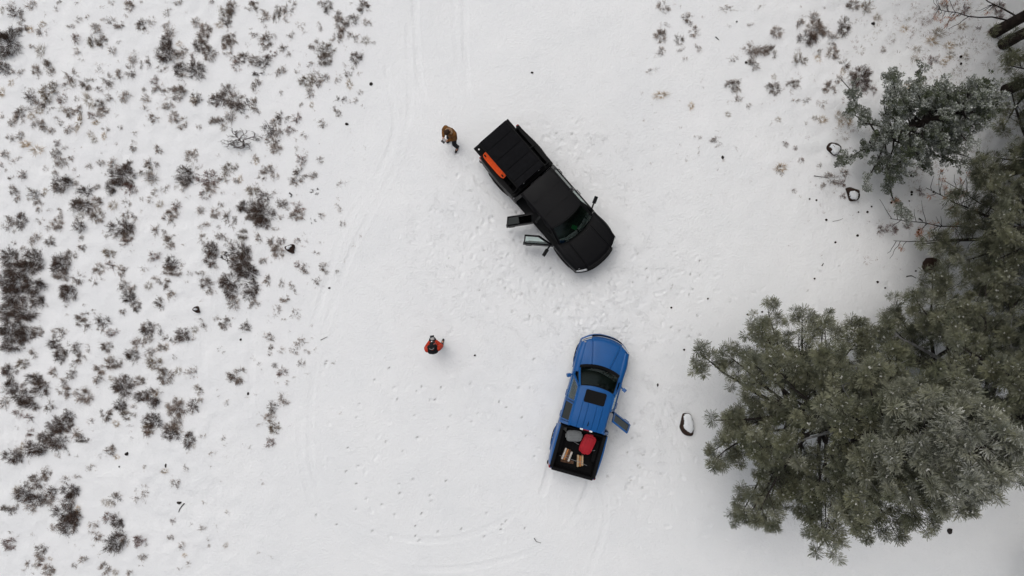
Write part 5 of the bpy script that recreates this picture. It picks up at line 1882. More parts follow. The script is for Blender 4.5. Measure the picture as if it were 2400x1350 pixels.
# ------------------------------------------------------------------ sagebrush, grass, litter
# each row: x, y, rx, ry, kind[, angle] in the pixels of an enlarged view (origin, zoom)
Z4 = 3.971
TILES = {
 (0, 0, Z4): """270 35 50 45 M;80 30 50 30 S;125 105 55 50 D;190 145 30 25 S;8 85 18 35 G;190 235 60 65 M;268 272 30 28 G;378 280 45 50 M;385 215 30 25 G;60 390 110 190 D;20 630 50 70 D;145 675 70 45 S;290 440 35 35 S;368 468 42 55 G;325 660 55 65 M;430 620 52 95 M -30;490 70 35 30 S;700 20 40 30 S;530 8 30 14 M;700 165 45 35 S;640 225 45 35 S;800 155 28 28 S;875 260 45 55 M;700 350 40 45 O;850 385 65 55 O;940 380 50 75 M;1035 465 40 55 S;720 470 50 45 S;740 550 40 25 S;1100 390 30 28 S;940 165 30 35 S;1010 180 55 40 S;1110 225 70 55 S;1195 45 55 60 M;1150 125 25 25 S;930 60 50 20 S;1030 12 40 20 S;1300 8 25 12 M;1310 220 65 60 M;1395 195 40 55 S;1330 290 40 25 S;1560 110 50 55 S;1640 10 50 22 M;1530 8 35 12 S;1535 225 40 30 M;1570 290 45 40 D;1550 380 55 70 D;1545 500 95 90 D;1650 520 40 50 D;1690 465 50 40 M;1665 640 55 80 D;1700 720 45 35 M;1470 640 25 40 S;1540 640 30 25 M;1240 480 35 25 S;1225 545 40 35 D;920 600 50 30 S;1000 600 30 18 S;910 650 40 30 S;1195 660 50 50 M;1110 700 65 55 S;1340 600 60 65 S;1375 545 35 40 S;650 695 60 50 M;610 795 42 35 M;665 780 30 28 G;795 770 65 65 M;995 735 55 45 M;1010 815 40 28 S;280 905 40 68 D -25;260 810 20 25 S;455 855 95 85 O;560 920 50 45 R;340 980 45 45 M;440 985 55 50 M;190 1045 65 75 M;115 1140 50 35 M;170 1100 50 35 M;275 1030 25 30 M;285 1085 28 35 G;360 1035 40 25 G;570 1010 35 25 G;640 1055 55 60 M;745 1020 40 45 M;815 930 38 75 G -25;920 975 70 55 M;960 1035 65 50 M;840 1070 30 40 O;900 1095 40 40 M;890 1140 35 20 G;900 840 40 45 S;1030 905 60 50 S;700 915 25 40 S;1165 905 55 55 M;1330 825 20 18 D;1425 750 35 40 O;1465 830 50 40 M;1530 860 35 30 M;1670 860 90 75 M;1590 810 50 40 S;1360 920 40 55 M;1530 910 40 30 S;1550 985 35 45 D;1430 1085 55 50 M;1465 1010 25 30 S;1340 1030 40 60 S;1620 1100 60 60 M;1695 1170 60 30 M;1710 1095 30 30 S;1610 1040 35 22 S;320 1150 50 35 M;410 1160 45 55 M;510 1095 28 22 M;545 1145 40 32 M;470 1215 40 28 M;640 1210 50 45 M;985 1200 40 28 M;985 1130 22 22 S;1115 1185 25 18 M;730 1140 24 80 G 15;835 1250 28 35 G;868 1303 30 25 G;90 1285 38 28 M;180 1260 40 45 M;230 1335 45 28 G;525 1325 30 30 O;10 1085 15 20 D;10 860 25 40 G;1235 1235 35 30 S;1230 1330 35 25 S""",
 (450, 0, Z4): """165 8 30 18 R;300 85 45 60 O;370 70 60 80 M;310 180 70 60 M;330 250 25 25 S;545 60 65 55 M;560 20 50 20 M;930 15 40 22 M;885 75 50 45 M;780 125 40 85 O;860 165 35 30 M;660 150 50 55 M;670 230 20 22 S;1015 225 60 40 S;1025 290 20 20 S;1180 230 40 50 S;1250 60 70 60 M;1180 12 30 18 M;1340 120 35 55 M;1400 210 75 75 M;1410 290 60 40 M;1345 350 45 40 M;1500 175 45 55 M;1590 60 55 75 M;1625 215 45 55 S;1480 20 35 25 S;1500 345 45 50 S;1610 365 40 35 G;1680 375 25 30 S;1285 370 22 22 S;110 260 80 60 M;90 330 75 60 M;60 420 70 50 D;150 480 85 70 M;20 200 30 45 D;10 520 25 40 R;345 350 85 60 M;330 420 70 60 M;305 480 35 40 S;690 360 80 80 M;560 290 35 50 S;670 440 35 25 M;925 330 40 45 S;730 495 50 25 O;855 455 60 32 M 30;380 520 40 40 S;475 530 65 65 M;410 600 50 45 R;560 560 60 45 M;660 570 60 50 D;590 670 45 40 B;815 655 55 40 M;735 640 15 15 S;585 780 60 40 M;595 840 35 20 S;810 860 28 28 S;890 815 20 25 S;1165 390 30 40 M;1105 435 35 30 M;1235 470 85 75 O;1220 560 80 60 M;1110 590 60 45 S;1530 525 65 60 M;1410 590 30 25 S;1490 610 40 30 S;985 600 35 30 S;965 670 30 35 S;1060 740 70 65 O;1120 680 60 40 S;1220 710 50 45 M;1150 770 50 40 M;1085 860 45 45 M;1345 730 35 50 S;1440 700 50 50 S;1545 670 30 40 S;1460 775 25 45 G;1550 840 35 28 S;1380 920 60 45 S;1350 1020 60 50 S;1500 935 45 25 S;1005 965 25 18 M;1105 970 18 25 G;1225 1140 50 50 S;320 840 80 60 M;240 930 90 55 D;380 940 100 80 M;430 1000 50 60 D;350 1080 45 45 D;590 990 40 75 M;510 950 35 40 B;240 1140 85 55 M;40 910 60 45 M 35;20 960 30 30 M;30 650 65 100 D;60 1165 35 30 S;835 1080 45 55 M;765 1140 55 30 M;710 1210 55 50 D;800 1230 60 40 M;965 1095 45 45 R;910 1205 45 40 O;745 1310 70 45 M;1050 1250 45 45 S;440 1310 175 90 B;505 1085 15 14 D""",
 (0, 340, Z4): """335 45 55 38 G;235 5 40 15 G;45 95 45 45 M;8 185 15 30 R;170 130 35 30 S;115 165 28 30 M;205 275 42 38 O;100 300 30 35 S;50 235 20 18 M;415 215 28 40 S;520 75 60 45 M;595 20 35 22 S;550 160 70 45 M;685 45 25 22 S;650 110 30 25 M;505 265 28 30 M;585 345 95 80 D;530 410 50 35 M;705 355 18 25 D;685 230 22 35 S;715 285 40 30 S;820 200 32 40 M;935 165 55 28 M;790 430 70 42 D;885 385 35 28 M;1120 290 125 110 D;1040 400 65 60 D;1050 180 40 45 D;1200 400 80 60 R;1190 200 60 55 M;960 265 30 20 M;1400 170 60 40 M;1350 235 60 42 O;1415 300 50 45 D;1450 430 60 45 S;1540 410 40 45 S;1400 510 40 40 S;1310 500 20 30 S;1235 20 35 30 M;1475 30 40 45 M;1755 105 50 70 M;1730 290 75 100 D;1700 390 45 40 M;1500 135 12 15 S;120 430 55 65 M;310 450 45 60 O;150 500 40 30 M;390 455 22 18 M;240 500 18 15 M;355 540 45 35 M;350 605 35 25 M;440 595 30 30 S;760 560 110 75 D;900 530 70 55 M;740 660 35 38 G;890 660 75 80 M;740 755 60 50 D;1050 560 42 38 G;1165 540 60 55 S;1155 640 50 45 M;1140 770 125 70 D;1180 850 70 60 M;1050 845 30 30 M;985 850 30 22 M;1160 905 75 25 O;1250 660 40 45 S;1590 630 70 55 M;1640 560 40 45 O;1560 690 55 35 M;1605 750 22 22 M;1465 795 65 40 M;1555 905 52 80 M -30;1620 845 40 25 S;1410 925 18 20 S;190 700 50 80 D;75 735 60 50 M;125 805 28 18 M;345 705 35 35 S;540 610 28 40 M;550 665 25 25 M;520 745 65 65 M;425 760 35 35 S;305 875 65 45 M;445 885 55 45 M;115 910 25 16 M;745 865 22 28 M;750 940 38 38 M;1000 1010 75 45 O;1125 985 25 18 S;1425 1030 45 50 O;1380 1085 30 25 S;1435 1130 25 20 S;1330 1150 45 30 S;1310 1200 28 18 S;1590 1100 70 65 D;1580 1180 110 45 M;1690 1110 30 45 S;1520 1285 60 60 M;1445 1255 35 30 M;80 1040 100 80 D;300 1060 110 80 D;200 1150 180 90 D;120 1280 180 110 D;320 1300 100 80 D;200 965 25 30 M;550 1110 120 90 D;640 1030 60 45 M;560 1220 110 45 M;710 1235 55 50 M;620 1330 80 40 D;900 1160 70 65 M;1020 1120 45 40 R;860 1275 45 30 M;945 1250 25 30 S;1110 1180 50 55 M;1145 1310 60 45 M;1225 1335 45 25 M;1750 1195 35 25 S""",
 (450, 340, Z4): """770 35 85 45 M;955 30 30 35 S;1055 70 40 28 S;1015 135 38 55 O;1170 140 45 40 S;585 130 40 45 S;245 95 35 20 S;20 110 40 90 S;60 205 45 40 S;340 210 50 55 O;330 265 60 30 S;400 200 25 30 M;410 335 42 22 M 45;140 310 110 70 R;170 390 75 60 M;110 460 50 40 R;290 320 60 40 S;280 450 30 25 S;385 450 25 20 S;270 540 35 35 S;700 230 95 45 M;640 310 55 35 S;770 310 55 45 S;665 375 20 22 S;1005 260 55 55 M;960 340 65 35 M;905 310 28 28 S;1120 275 38 35 M;550 430 70 50 O;660 480 65 45 D;750 435 28 28 S;485 570 85 48 D -30;600 590 60 60 D;640 640 130 90 D;560 700 70 50 M;650 730 80 50 D;770 780 35 40 S;835 535 50 50 M;985 580 55 45 R;960 650 75 60 M;825 685 40 35 S;880 590 30 20 S;1350 495 38 25 S;1355 575 45 45 S;1380 355 50 30 S;1130 430 35 25 B;1120 695 20 25 B;1195 650 28 40 M;1395 730 28 40 S;75 600 35 30 D;205 640 60 55 M;340 670 60 45 M;95 750 45 55 S;235 770 28 25 S;380 740 65 45 S;470 840 60 60 O;625 860 40 45 M;265 850 55 30 M;100 880 65 60 S;330 910 70 40 S;180 970 80 60 D;170 1070 55 75 D;310 1040 60 50 B;460 990 100 75 D;440 1100 110 90 D;520 1180 110 90 D;350 1280 100 75 D;270 1255 25 30 D;130 1290 80 65 M;555 1310 60 50 D;70 1180 50 40 S;215 1135 28 20 M;750 900 60 35 M;790 980 75 65 M;745 930 50 40 S;825 880 40 30 O;975 890 28 30 R;1040 830 45 20 S;1050 900 28 30 S;1030 940 30 15 S;1150 1005 40 25 S;970 1115 28 32 O;1040 1145 45 40 M;655 1085 35 35 M;710 1255 40 50 M;830 1290 25 60 S;1220 1150 50 80 S;1350 1180 22 22 M;1170 1285 55 45 S;930 1300 40 45 S""",
 (0, 680, Z4): """120 60 130 70 D;340 80 75 80 D;60 200 90 120 D;230 220 130 100 D;80 380 110 130 D;220 420 120 90 D;330 400 60 60 M;100 530 110 50 D;410 135 15 25 M;610 45 80 60 D;595 145 30 18 S;1190 60 70 60 D;1260 160 60 55 M;1130 190 35 30 M;1595 40 40 50 M;1485 130 42 65 M;750 245 65 50 M;770 325 65 45 M;860 200 22 30 S;950 290 55 50 D;930 370 35 25 M;1030 395 50 40 O;475 400 28 50 M;555 405 45 55 M;485 500 65 50 D;600 540 50 55 M;545 620 65 65 D;705 540 55 45 M;810 540 45 40 S;745 630 55 60 M;690 690 55 40 S;980 525 65 55 M;1000 585 35 20 S;295 595 35 50 M;190 690 70 48 O;65 755 80 55 D;500 765 55 42 M;660 785 70 38 M -35;300 820 80 45 D;80 890 70 75 D;370 910 80 80 D;200 990 120 65 D;250 1070 110 45 D;430 1080 55 55 M;20 1055 35 55 D;200 885 35 25 M;575 870 40 35 M;580 950 70 65 M;765 990 85 80 M;765 920 30 28 M;145 1160 50 40 R;255 1195 45 38 R;345 1150 25 15 S;1370 370 75 65 D;1480 360 50 60 S;1275 500 55 50 M;1360 470 60 45 M;1710 415 55 75 D;1560 450 65 45 S;1650 480 45 40 M;1215 615 65 65 D;1400 575 40 28 D;1335 610 22 20 M;1500 550 45 45 M;1430 670 85 70 O;1530 790 90 85 M;1620 620 22 45 S;1655 755 35 30 G;1750 770 40 55 S;1040 690 95 65 M;930 730 70 55 M;905 840 50 45 M;1130 900 110 110 D;1300 850 65 50 M;1300 985 70 55 D;1430 1010 85 75 D;1110 1075 65 60 D;1170 1170 80 45 O;1245 1110 30 50 S;970 1170 60 60 M;1030 1115 22 20 M;1640 1090 110 110 M;1420 1215 100 60 D;1370 1290 70 55 O;1640 1220 80 60 M;1600 1300 100 50 M;560 1260 150 80 D;620 1170 60 45 D;830 1235 28 35 M""",
 (450, 680, Z4): """350 30 70 50 D;530 35 75 50 D;380 120 40 60 D;160 20 40 25 M;70 95 25 22 S;585 125 45 40 M;525 160 25 20 S;700 95 20 25 S;870 80 65 55 S;955 20 30 25 S;785 185 40 38 M;765 230 30 30 S;940 230 60 45 S;845 275 28 18 S;90 300 55 45 S;45 385 22 22 S;115 370 22 20 S;290 300 50 80 M;215 250 30 35 S;350 330 22 20 M;490 360 55 45 M;380 265 20 20 S;15 455 25 25 S;270 560 30 52 S -35;710 450 45 48 M;720 530 30 25 M;712 595 32 25 M;820 550 45 38 S;1010 490 65 45 S;960 560 55 35 S;1065 570 35 35 S;1010 700 48 45 S;410 790 82 85 M;625 690 28 18 S;640 740 20 20 S;760 705 22 20 D;840 775 50 45 R;785 860 30 25 S;890 870 30 30 S;950 815 35 22 S;20 760 40 60 S;65 930 45 80 S;10 1080 40 65 D;70 1030 25 30 M;330 1050 35 40 S;230 930 16 14 M;840 1010 55 45 M;755 1100 48 62 M -30;715 1185 60 55 M;750 1280 65 60 O;890 1050 25 30 S;870 1170 15 15 S;620 1255 40 20 S""",
 (0, 1010, Z4): """260 25 45 30 O;390 60 65 50 D;320 170 115 80 D;510 90 95 100 D;670 20 70 40 M;740 80 80 45 M;110 245 100 60 D;150 190 30 35 D;530 230 40 25 S;625 215 25 22 S;905 235 40 28 S;1000 205 50 45 M;1045 155 30 28 M;1065 250 28 20 G;835 355 42 50 S;1380 15 60 40 O;1590 30 90 55 D;1755 80 50 80 D;410 400 65 65 M;320 480 90 110 M;210 590 90 75 D;330 640 85 60 D;470 570 45 60 D;270 720 45 40 D;430 660 50 55 M;600 465 40 35 M;650 560 90 55 D;620 650 80 70 D;620 770 130 70 D;620 870 100 90 D;690 810 60 50 D;500 920 50 55 S;705 440 38 30 S;60 750 75 45 M;125 720 28 28 D;65 1060 58 80 R;275 975 22 25 S;380 1100 65 40 M;370 1170 45 55 M;365 1235 38 28 O;455 1195 16 20 G;440 1300 75 55 M;255 1250 40 28 M;195 1305 18 15 M;680 1265 28 28 M;770 1210 38 42 M;945 1255 40 22 M;960 1300 55 45 M;1060 1325 30 28 G;1200 1325 30 28 M;1065 645 50 50 M;1010 690 28 25 G;1000 800 45 50 O;1085 850 60 65 D;1115 920 25 25 B;870 860 50 60 S;840 945 28 20 M;885 990 50 40 M;1060 1040 90 105 D;1160 1030 40 45 M;1280 1025 60 70 R;1345 1070 20 20 M;1325 1180 50 28 M;1330 580 40 75 S;1250 630 40 38 S;1335 340 20 20 M;1630 490 45 60 S;1600 850 28 25 R;1575 985 35 45 S;1700 1085 45 45 S;1750 1250 25 28 M;1730 340 40 40 S""",
 (450, 1010, Z4): """280 70 25 30 M;180 210 40 25 S;300 245 20 28 S;720 120 50 40 O;515 150 12 20 S;605 195 15 10 S;325 775 38 35 S;150 1075 15 12 D;90 920 35 40 S;90 60 35 40 S""",
 (1450, 0, 3.375): """360 45 70 60 S;550 150 50 80 S;390 190 35 28 S;340 270 60 55 M;480 300 60 45 S;335 395 35 35 M;600 240 60 50 S;510 380 30 30 S;640 360 40 40 S;530 465 25 25 S;260 550 50 25 S;870 60 65 30 S;1130 45 30 22 S;1055 185 25 30 S;880 190 25 20 S;1255 250 60 45 M;1090 375 100 65 M;1220 400 50 55 M;1075 500 40 55 M;910 455 45 28 S;1570 230 90 80 M;1440 175 40 28 M;1510 300 80 50 D;1560 130 35 35 D;1640 230 40 50 M;1785 210 65 70 M;1710 310 40 40 M;1710 420 60 55 M;1440 475 55 40 O;1585 400 30 30 S;1585 455 22 28 G;1860 40 70 40 M;1970 55 50 45 O;2055 135 28 28 G;1790 510 40 35 M;1925 610 105 90 D;1680 690 55 60 M;1755 640 28 45 M;920 665 75 55 M;945 790 45 40 S;1225 690 65 55 M;1400 655 70 40 M;1410 790 40 22 S;1490 785 40 22 S;1620 815 45 32 S;1045 840 28 28 S;875 900 20 22 G;580 830 20 28 G;335 745 55 25 G;1270 940 20 22 G;1490 970 20 18 M;1755 920 30 40 G;1825 950 25 40 G;2095 385 28 25 M;780 1120 65 50 S;660 1080 25 20 S;1330 1135 20 28 R;1410 1165 22 15 R;1455 1265 25 22 R;1290 1325 45 30 G;1960 720 25 20 R;2030 710 30 30 O;1240 600 20 20 G""",
 (1800, 300, 3.375): """110 330 55 50 S;420 300 22 35 S;520 405 45 35 M;605 360 40 35 M;440 455 30 22 M;590 440 40 28 R;1015 565 40 22 R;910 800 45 30 R;990 800 40 45 R;1110 760 40 35 R;215 495 22 18 R;600 540 30 22 R;1215 500 35 35 R;480 370 45 22 M""",
 (1800, 0, Z4): """1550 555 45 45 R;1830 90 55 45 R;1650 40 45 30 M;1970 250 25 25 R;1600 300 60 40 G;1540 380 50 40 G;1700 420 50 30 G;2160 60 60 55 R;2170 130 50 30 R;1380 540 40 30 G;1720 500 40 25 G;1830 240 40 30 G;2080 290 35 22 R;1640 580 35 25 G;1850 520 35 30 G;1440 740 30 35 G""",
}
ITEMS = []
for (ox, oy, zm), txt in TILES.items():
    for row in txt.replace('\n', '').split(';'):
        q = row.split()
        ITEMS.append([ox + float(q[0]) / zm, oy + float(q[1]) / zm, float(q[2]) / zm, float(q[3]) / zm, q[4], float(q[5]) if len(q) > 5 else None])

KIND = {  # twigs per m2, patch threshold, twig material, leaf material
 'D': (600, -0.24, 'twig', 'leaf_dark'), 'M': (560, -0.08, 'twig_grey', 'leaf_grey'), 'S': (300, 0.04, 'twig_grey', 'leaf_grey'),
 'O': (500, -0.16, 'twig_grey', 'leaf_olive'), 'R': (440, -0.06, 'twig_red', 'leaf_red')}

def quads_mesh(V, mats_idx=None):
    V = np.asarray(V, np.float32).reshape(-1, 3)
    nq = len(V) // 4
    me = bpy.data.meshes.new('sprig')
    me.vertices.add(len(V)); me.vertices.foreach_set('co', V.ravel())
    me.loops.add(len(V)); me.loops.foreach_set('vertex_index', np.arange(len(V), dtype=np.int32))
    me.polygons.add(nq)
    me.polygons.foreach_set('loop_start', np.arange(0, len(V), 4, dtype=np.int32))
    me.polygons.foreach_set('loop_total', np.full(nq, 4, dtype=np.int32))
    if mats_idx is not None:
        me.polygons.foreach_set('material_index', np.asarray(mats_idx, np.int32))
    me.update()
    return me

def shrub_quads(kind, r0, seed, asp=1.0):
    dens, thr, _, _ = KIND[kind]
    rr = random.Random(seed)
    rs = np.random.default_rng(seed)
    thr -= 0.14 if r0 < 0.2 else 0
    ax_, ay_ = math.sqrt(asp), 1 / math.sqrt(asp)
    n = int(dens * math.pi * r0 * r0 * (1.0 if r0 > 0.3 else 1.15))
    off = Vector((seed * 1.7, seed * 0.9, 0))
    H = 0.42 * r0 + 0.10
    lob = [(rr.uniform(0, 6.28), rr.uniform(.12, .34)) for _ in range(4)]
    pts = []
    guard = 0
    while len(pts) < n and guard < n * 14:
        guard += 1
        a = rr.uniform(0, 2 * math.pi)
        q = math.sqrt(rr.random())
        edge = 1.0 - sum(l * max(0, math.cos(a - b)) ** 6 for b, l in lob)
        rad_ = q * r0 * 0.88 * edge
        x, y = rad_ * math.cos(a) * ax_, rad_ * math.sin(a) * ay_
        nn = noise.noise(Vector((x / (0.12 + 0.08 * r0), y / (0.12 + 0.08 * r0), 0)) + off) + 0.6 * noise.noise(Vector((x / 0.06, y / 0.06, 3)) + off)
        if nn < thr + 0.28 * (q ** 4) + rr.uniform(-.06, .06):
            continue
        pts.append((x, y, a, q))
    if not pts:
        pts = [(0, 0, 0, 0.1)]
    P = np.array(pts)
    n = len(P)
    l0, l1 = {'D': (.06, .19), 'M': (.045, .14), 'S': (.035, .105)}.get(kind, (.05, .15))
    L = (rs.uniform(l0, l1, n) * (0.75 + 0.5 * min(1, r0 / 0.6)))[:, None]
    d = np.stack([np.cos(P[:, 2]), np.sin(P[:, 2]), np.zeros(n)], 1) * (0.25 + 0.75 * P[:, 3:4])
    d += np.stack([rs.normal(0, .5, n), rs.normal(0, .5, n), rs.uniform(.2, 1.0, n)], 1)
    d /= np.linalg.norm(d, axis=1)[:, None]
    base = np.stack([P[:, 0], P[:, 1], H * (1 - P[:, 3] ** 2) * rs.uniform(0.1, 0.75, n)], 1)
    m1 = base + d * L * 0.5 + rs.normal(0, .015, (n, 3)) * [1, 1, 0.3]
    e = base + d * L + rs.normal(0, .03, (n, 3)) * [1, 1, 0.2]
    def unit(v):
        return v / (np.linalg.norm(v, axis=1)[:, None] + 1e-9)
    def up(k, s_):
        return np.stack([rs.normal(0, s_, k), rs.normal(0, s_, k), np.ones(k)], 1)
    sd = unit(np.cross(d, up(n, .4)))
    w = rs.uniform(0.0025, 0.0055, n)[:, None]
    tw = [np.stack([base + sd * w, base - sd * w, m1 - sd * w * .8, m1 + sd * w * .8, m1 + sd * w * .8, m1 - sd * w * .8, e - sd * w * .3, e + sd * w * .3], 1).reshape(-1, 3)]
    # side twiglets
    ii = rs.integers(0, n, n)
    b2 = base[ii] + (e[ii] - base[ii]) * rs.uniform(.3, .8, n)[:, None]
    d2 = unit(d[ii] + rs.normal(0, .8, (n, 3)) * [1, 1, .5])
    e2 = b2 + d2 * L[ii] * rs.uniform(.35, .6, n)[:, None]
    s2 = unit(np.cross(d2, up(n, .4)))
    w2 = w * 0.6
    tw.append(np.stack([b2 + s2 * w2, b2 - s2 * w2, e2 - s2 * w2 * .4, e2 + s2 * w2 * .4], 1).reshape(-1, 3))
    # stems from the root to the twigs
    k = np.arange(n) if n < 14 else rs.choice(n, max(12, int(n * (0.5 if r0 < 0.2 else 0.40 if kind == 'S' else 0.14))), replace=False)
    p0 = np.stack([rs.normal(0, .03, len(k)), rs.normal(0, .03, len(k)), np.full(len(k), -0.02)], 1)
    p2 = base[k]
    p1 = (p0 + p2) / 2 + rs.normal(0, .03, (len(k), 3)) * [1, 1, .3]
    ss = unit(np.cross(p2 - p0 + 1e-5, up(len(k), .1)))
    ws = (rs.uniform(.003, .007, len(k)) * (0.6 + r0))[:, None]
    tw.append(np.stack([p0 + ss * ws, p0 - ss * ws, p1 - ss * ws * .8, p1 + ss * ws * .8, p1 + ss * ws * .8, p1 - ss * ws * .8, p2 - ss * ws * .5, p2 + ss * ws * .5], 1).reshape(-1, 3))
    # leaves
    q = 7 if kind == 'D' else 5
    B, E, D = (np.repeat(v, q, 0) for v in (base, e, d))
    m = n * q
    c = B + (E - B) * rs.uniform(.3, 1.05, m)[:, None] + rs.normal(0, .016, (m, 3)) * [1, 1, .8]
    ld = unit(D * 0.8 + rs.normal(0, .7, (m, 3)))
    ls = unit(np.cross(ld, up(m, .6)))
    ll, lw = rs.uniform(.014, .032, m)[:, None], rs.uniform(.004, .0075, m)[:, None]
    lv = np.stack([c, c + ld * ll * .6 + ls * lw, c + ld * ll, c + ld * ll * .6 - ls * lw], 1).reshape(-1, 3)
    return np.concatenate(tw).astype(np.float32), lv.astype(np.float32)

def bare_quads(r0, seed):
    rr = random.Random(seed)
    mb = MB()
    def grow(p, d, L, w, lev):
        pts, q = [p.copy()], p.copy()
        for k in range(5):
            d = (d + Vector((rr.gauss(0, .28), rr.gauss(0, .28), rr.gauss(0, .12)))).normalized()
            if d.z < -0.05:
                d.z = 0.02
            q = q + d * L / 5
            pts.append(q.copy())
            if lev < 2 and k >= 1:
                for _ in range(rr.choice((1, 1, 2))):
                    s = d.cross(Vector((0, 0, 1))).normalized() * rr.choice((-1, 1))
                    grow(q, (d * .6 + s * rr.uniform(.4, 1) + Vector((0, 0, rr.uniform(-.1, .4)))).normalized(), L * rr.uniform(.3, .55), w * .6, lev + 1)
        mb.tube(pts, [w * (1 - .12 * i) for i in range(6)], 5, caps=False)
    n = max(4, int(9 * r0 + 3))
    for k in range(n):
        a = 2 * math.pi * k / n + rr.uniform(-.4, .4)
        grow(Vector((rr.gauss(0, .06), rr.gauss(0, .06), 0)), Vector((math.cos(a), math.sin(a), rr.uniform(.1, .5))).normalized(), r0 * rr.uniform(.8, 1.1), 0.013 + 0.008 * r0, 0)
    return mb.mesh(True)

def grass_quads(r0, seed):
    rr = random.Random(seed)
    V = []
    n = int(60 + 900 * r0 * r0)
    for k in range(n):
        a = rr.uniform(0, 6.28)
        q = rr.random() ** 0.7 * r0 * .7
        p = Vector((q * math.cos(a), q * math.sin(a), -0.01))
        a2 = a + rr.gauss(0, .9)
        L = rr.uniform(.12, .26) * (0.7 + r0)
        d = Vector((math.cos(a2), math.sin(a2), rr.uniform(.5, 1.8))).normalized()
        m1 = p + d * L * .55
        e = m1 + (d + Vector((math.cos(a2), math.sin(a2), -0.6)) * .8).normalized() * L * .5
        s = d.cross(Vector((rr.gauss(0, .5), rr.gauss(0, .5), 1))).normalized()
        w = rr.uniform(.003, .0058)
        V += [p + s * w, p - s * w, m1 - s * w * .8, m1 + s * w * .8, m1 + s * w * .8, m1 - s * w * .8, e - s * w * .25, e + s * w * .25]
    return np.array([tuple(v) for v in V], np.float32)

SIZES = (0.17, 0.30, 0.50)
PROTO = {}
ASP = (0.58, 1.0, 1.72)
def proto(kind, sz, var, asp=1):
    if kind in 'BG':
        asp = 1
    key = (kind, sz, var, asp)
    if key in PROTO:
        return PROTO[key]
    r0 = SIZES[sz]
    seed = 100 * sz + 13 * var + ord(kind)
    if kind == 'B':
        me = bare_quads(r0, seed); me.materials.append(M['twig'])
        PROTO[key] = (me, None, None, r0)
    elif kind == 'G':
        me = quads_mesh(grass_quads(r0, seed)); me.materials.append(M['grass'] if var % 3 else M['grass_grey'])
        PROTO[key] = (me, None, None, r0)
    else:
        tw, lv = shrub_quads(kind, r0, seed + 7 * asp, ASP[asp])
        tm, lm = M[KIND[kind][2]], M[KIND[kind][3]]
        a = quads_mesh(tw); a.materials.append(tm)
        b_ = quads_mesh(lv); b_.materials.append(lm)
        j = quads_mesh(np.concatenate([tw, lv]), [0] * (len(tw) // 4) + [1] * (len(lv) // 4)); j.materials.append(tm); j.materials.append(lm)
        PROTO[key] = (a, b_, j, r0, tw, lv)
    return PROTO[key]

# ---- labels: look, then the way from the nearest landmark
MARKS = [(45, 700, 'the dark thicket at the left edge'), (679, 582, 'the heart-shaped boulder'), (461, 725, 'the small brown boulder'), (560, 330, 'the bare branching shrub'),
         (282, 413, 'the biggest dark shrub'), (389, 126, 'the tall dark shrub near the top'), (15, 98, 'the upper left edge shrub'), (284, 907, 'the dense round black shrub'),
         (553, 879, 'the lone round sagebrush'), (1915, 70, 'the sprawling upper right shrub'), (2020, 181, 'the dark shrub above the juniper'), (566, 615, 'the largest tangled shrub'),
         (156, 1229, 'the tall lower left shrub'), (637, 985, 'the narrow sagebrush strip'), (868, 195, 'the upper lone stone'), (761, 118, 'the olive shrub near the snow edge'), (1590, 75, 'the speckled top shrub'),
         (1955, 348, 'the boulder at the juniper tip'), (2000, 456, 'the five-sided boulder'), (80, 920, 'the clump below the thicket'), (265, 1270, 'the shaggy bottom shrub'), (2334, 76, 'the leaning trunks, top right'), (1750, 110, 'the short stick, top right'), (2182, 621, 'the knobbly boulder'), (2110, 585, 'the dead pine branches')]
LOOK = {'D': 'dark', 'M': 'grey-brown', 'S': 'sparse grey', 'O': 'olive', 'R': 'reddish', 'G': 'tan', 'B': 'bare black'}
ORD = ['closest', 'second closest', 'third closest', 'fourth closest', 'fifth closest', 'sixth closest', 'seventh closest', 'eighth closest', 'ninth closest', 'tenth closest'] + ['%dth closest' % k for k in range(11, 60)]
def direction(dx, dy):
    a = math.degrees(math.atan2(-dy, dx)) % 360
    return ['right of', 'above right of', 'above', 'above left of', 'left of', 'below left of', 'below', 'below right of'][int((a + 22.5) // 45) % 8]
def size_word(r):
    return 'tiny' if r < 7 else 'small' if r < 11 else 'middling' if r < 16 else 'large' if r < 24 else 'very large'
def auto_labels(things):
    """things: list of dicts px, py, look, noun; fills 'label' with a phrase of its own"""
    groups = {}
    for t in things:
        d, px, py, ph = min((math.hypot(t['px'] - m[0], t['py'] - m[1]), m[0], m[1], m[2]) for m in MARKS)
        if d < 9 and t.get('r', 0) > 12:
            t['dir'] = 'at the heart of'
        else:
            t['dir'] = direction(t['px'] - px, t['py'] - py)
        t['d'] = d
        groups.setdefault((t['look'], t['noun'], t['dir'], ph), []).append(t)
    for (look, noun, dr, ph), L in groups.items():
        L.sort(key=lambda t: t['d'])
        for k, t in enumerate(L):
            t['label'] = '%s %s, %s%s %s' % (look, noun, (ORD[k] + ' ') if len(L) > 1 else '', dr, ph)

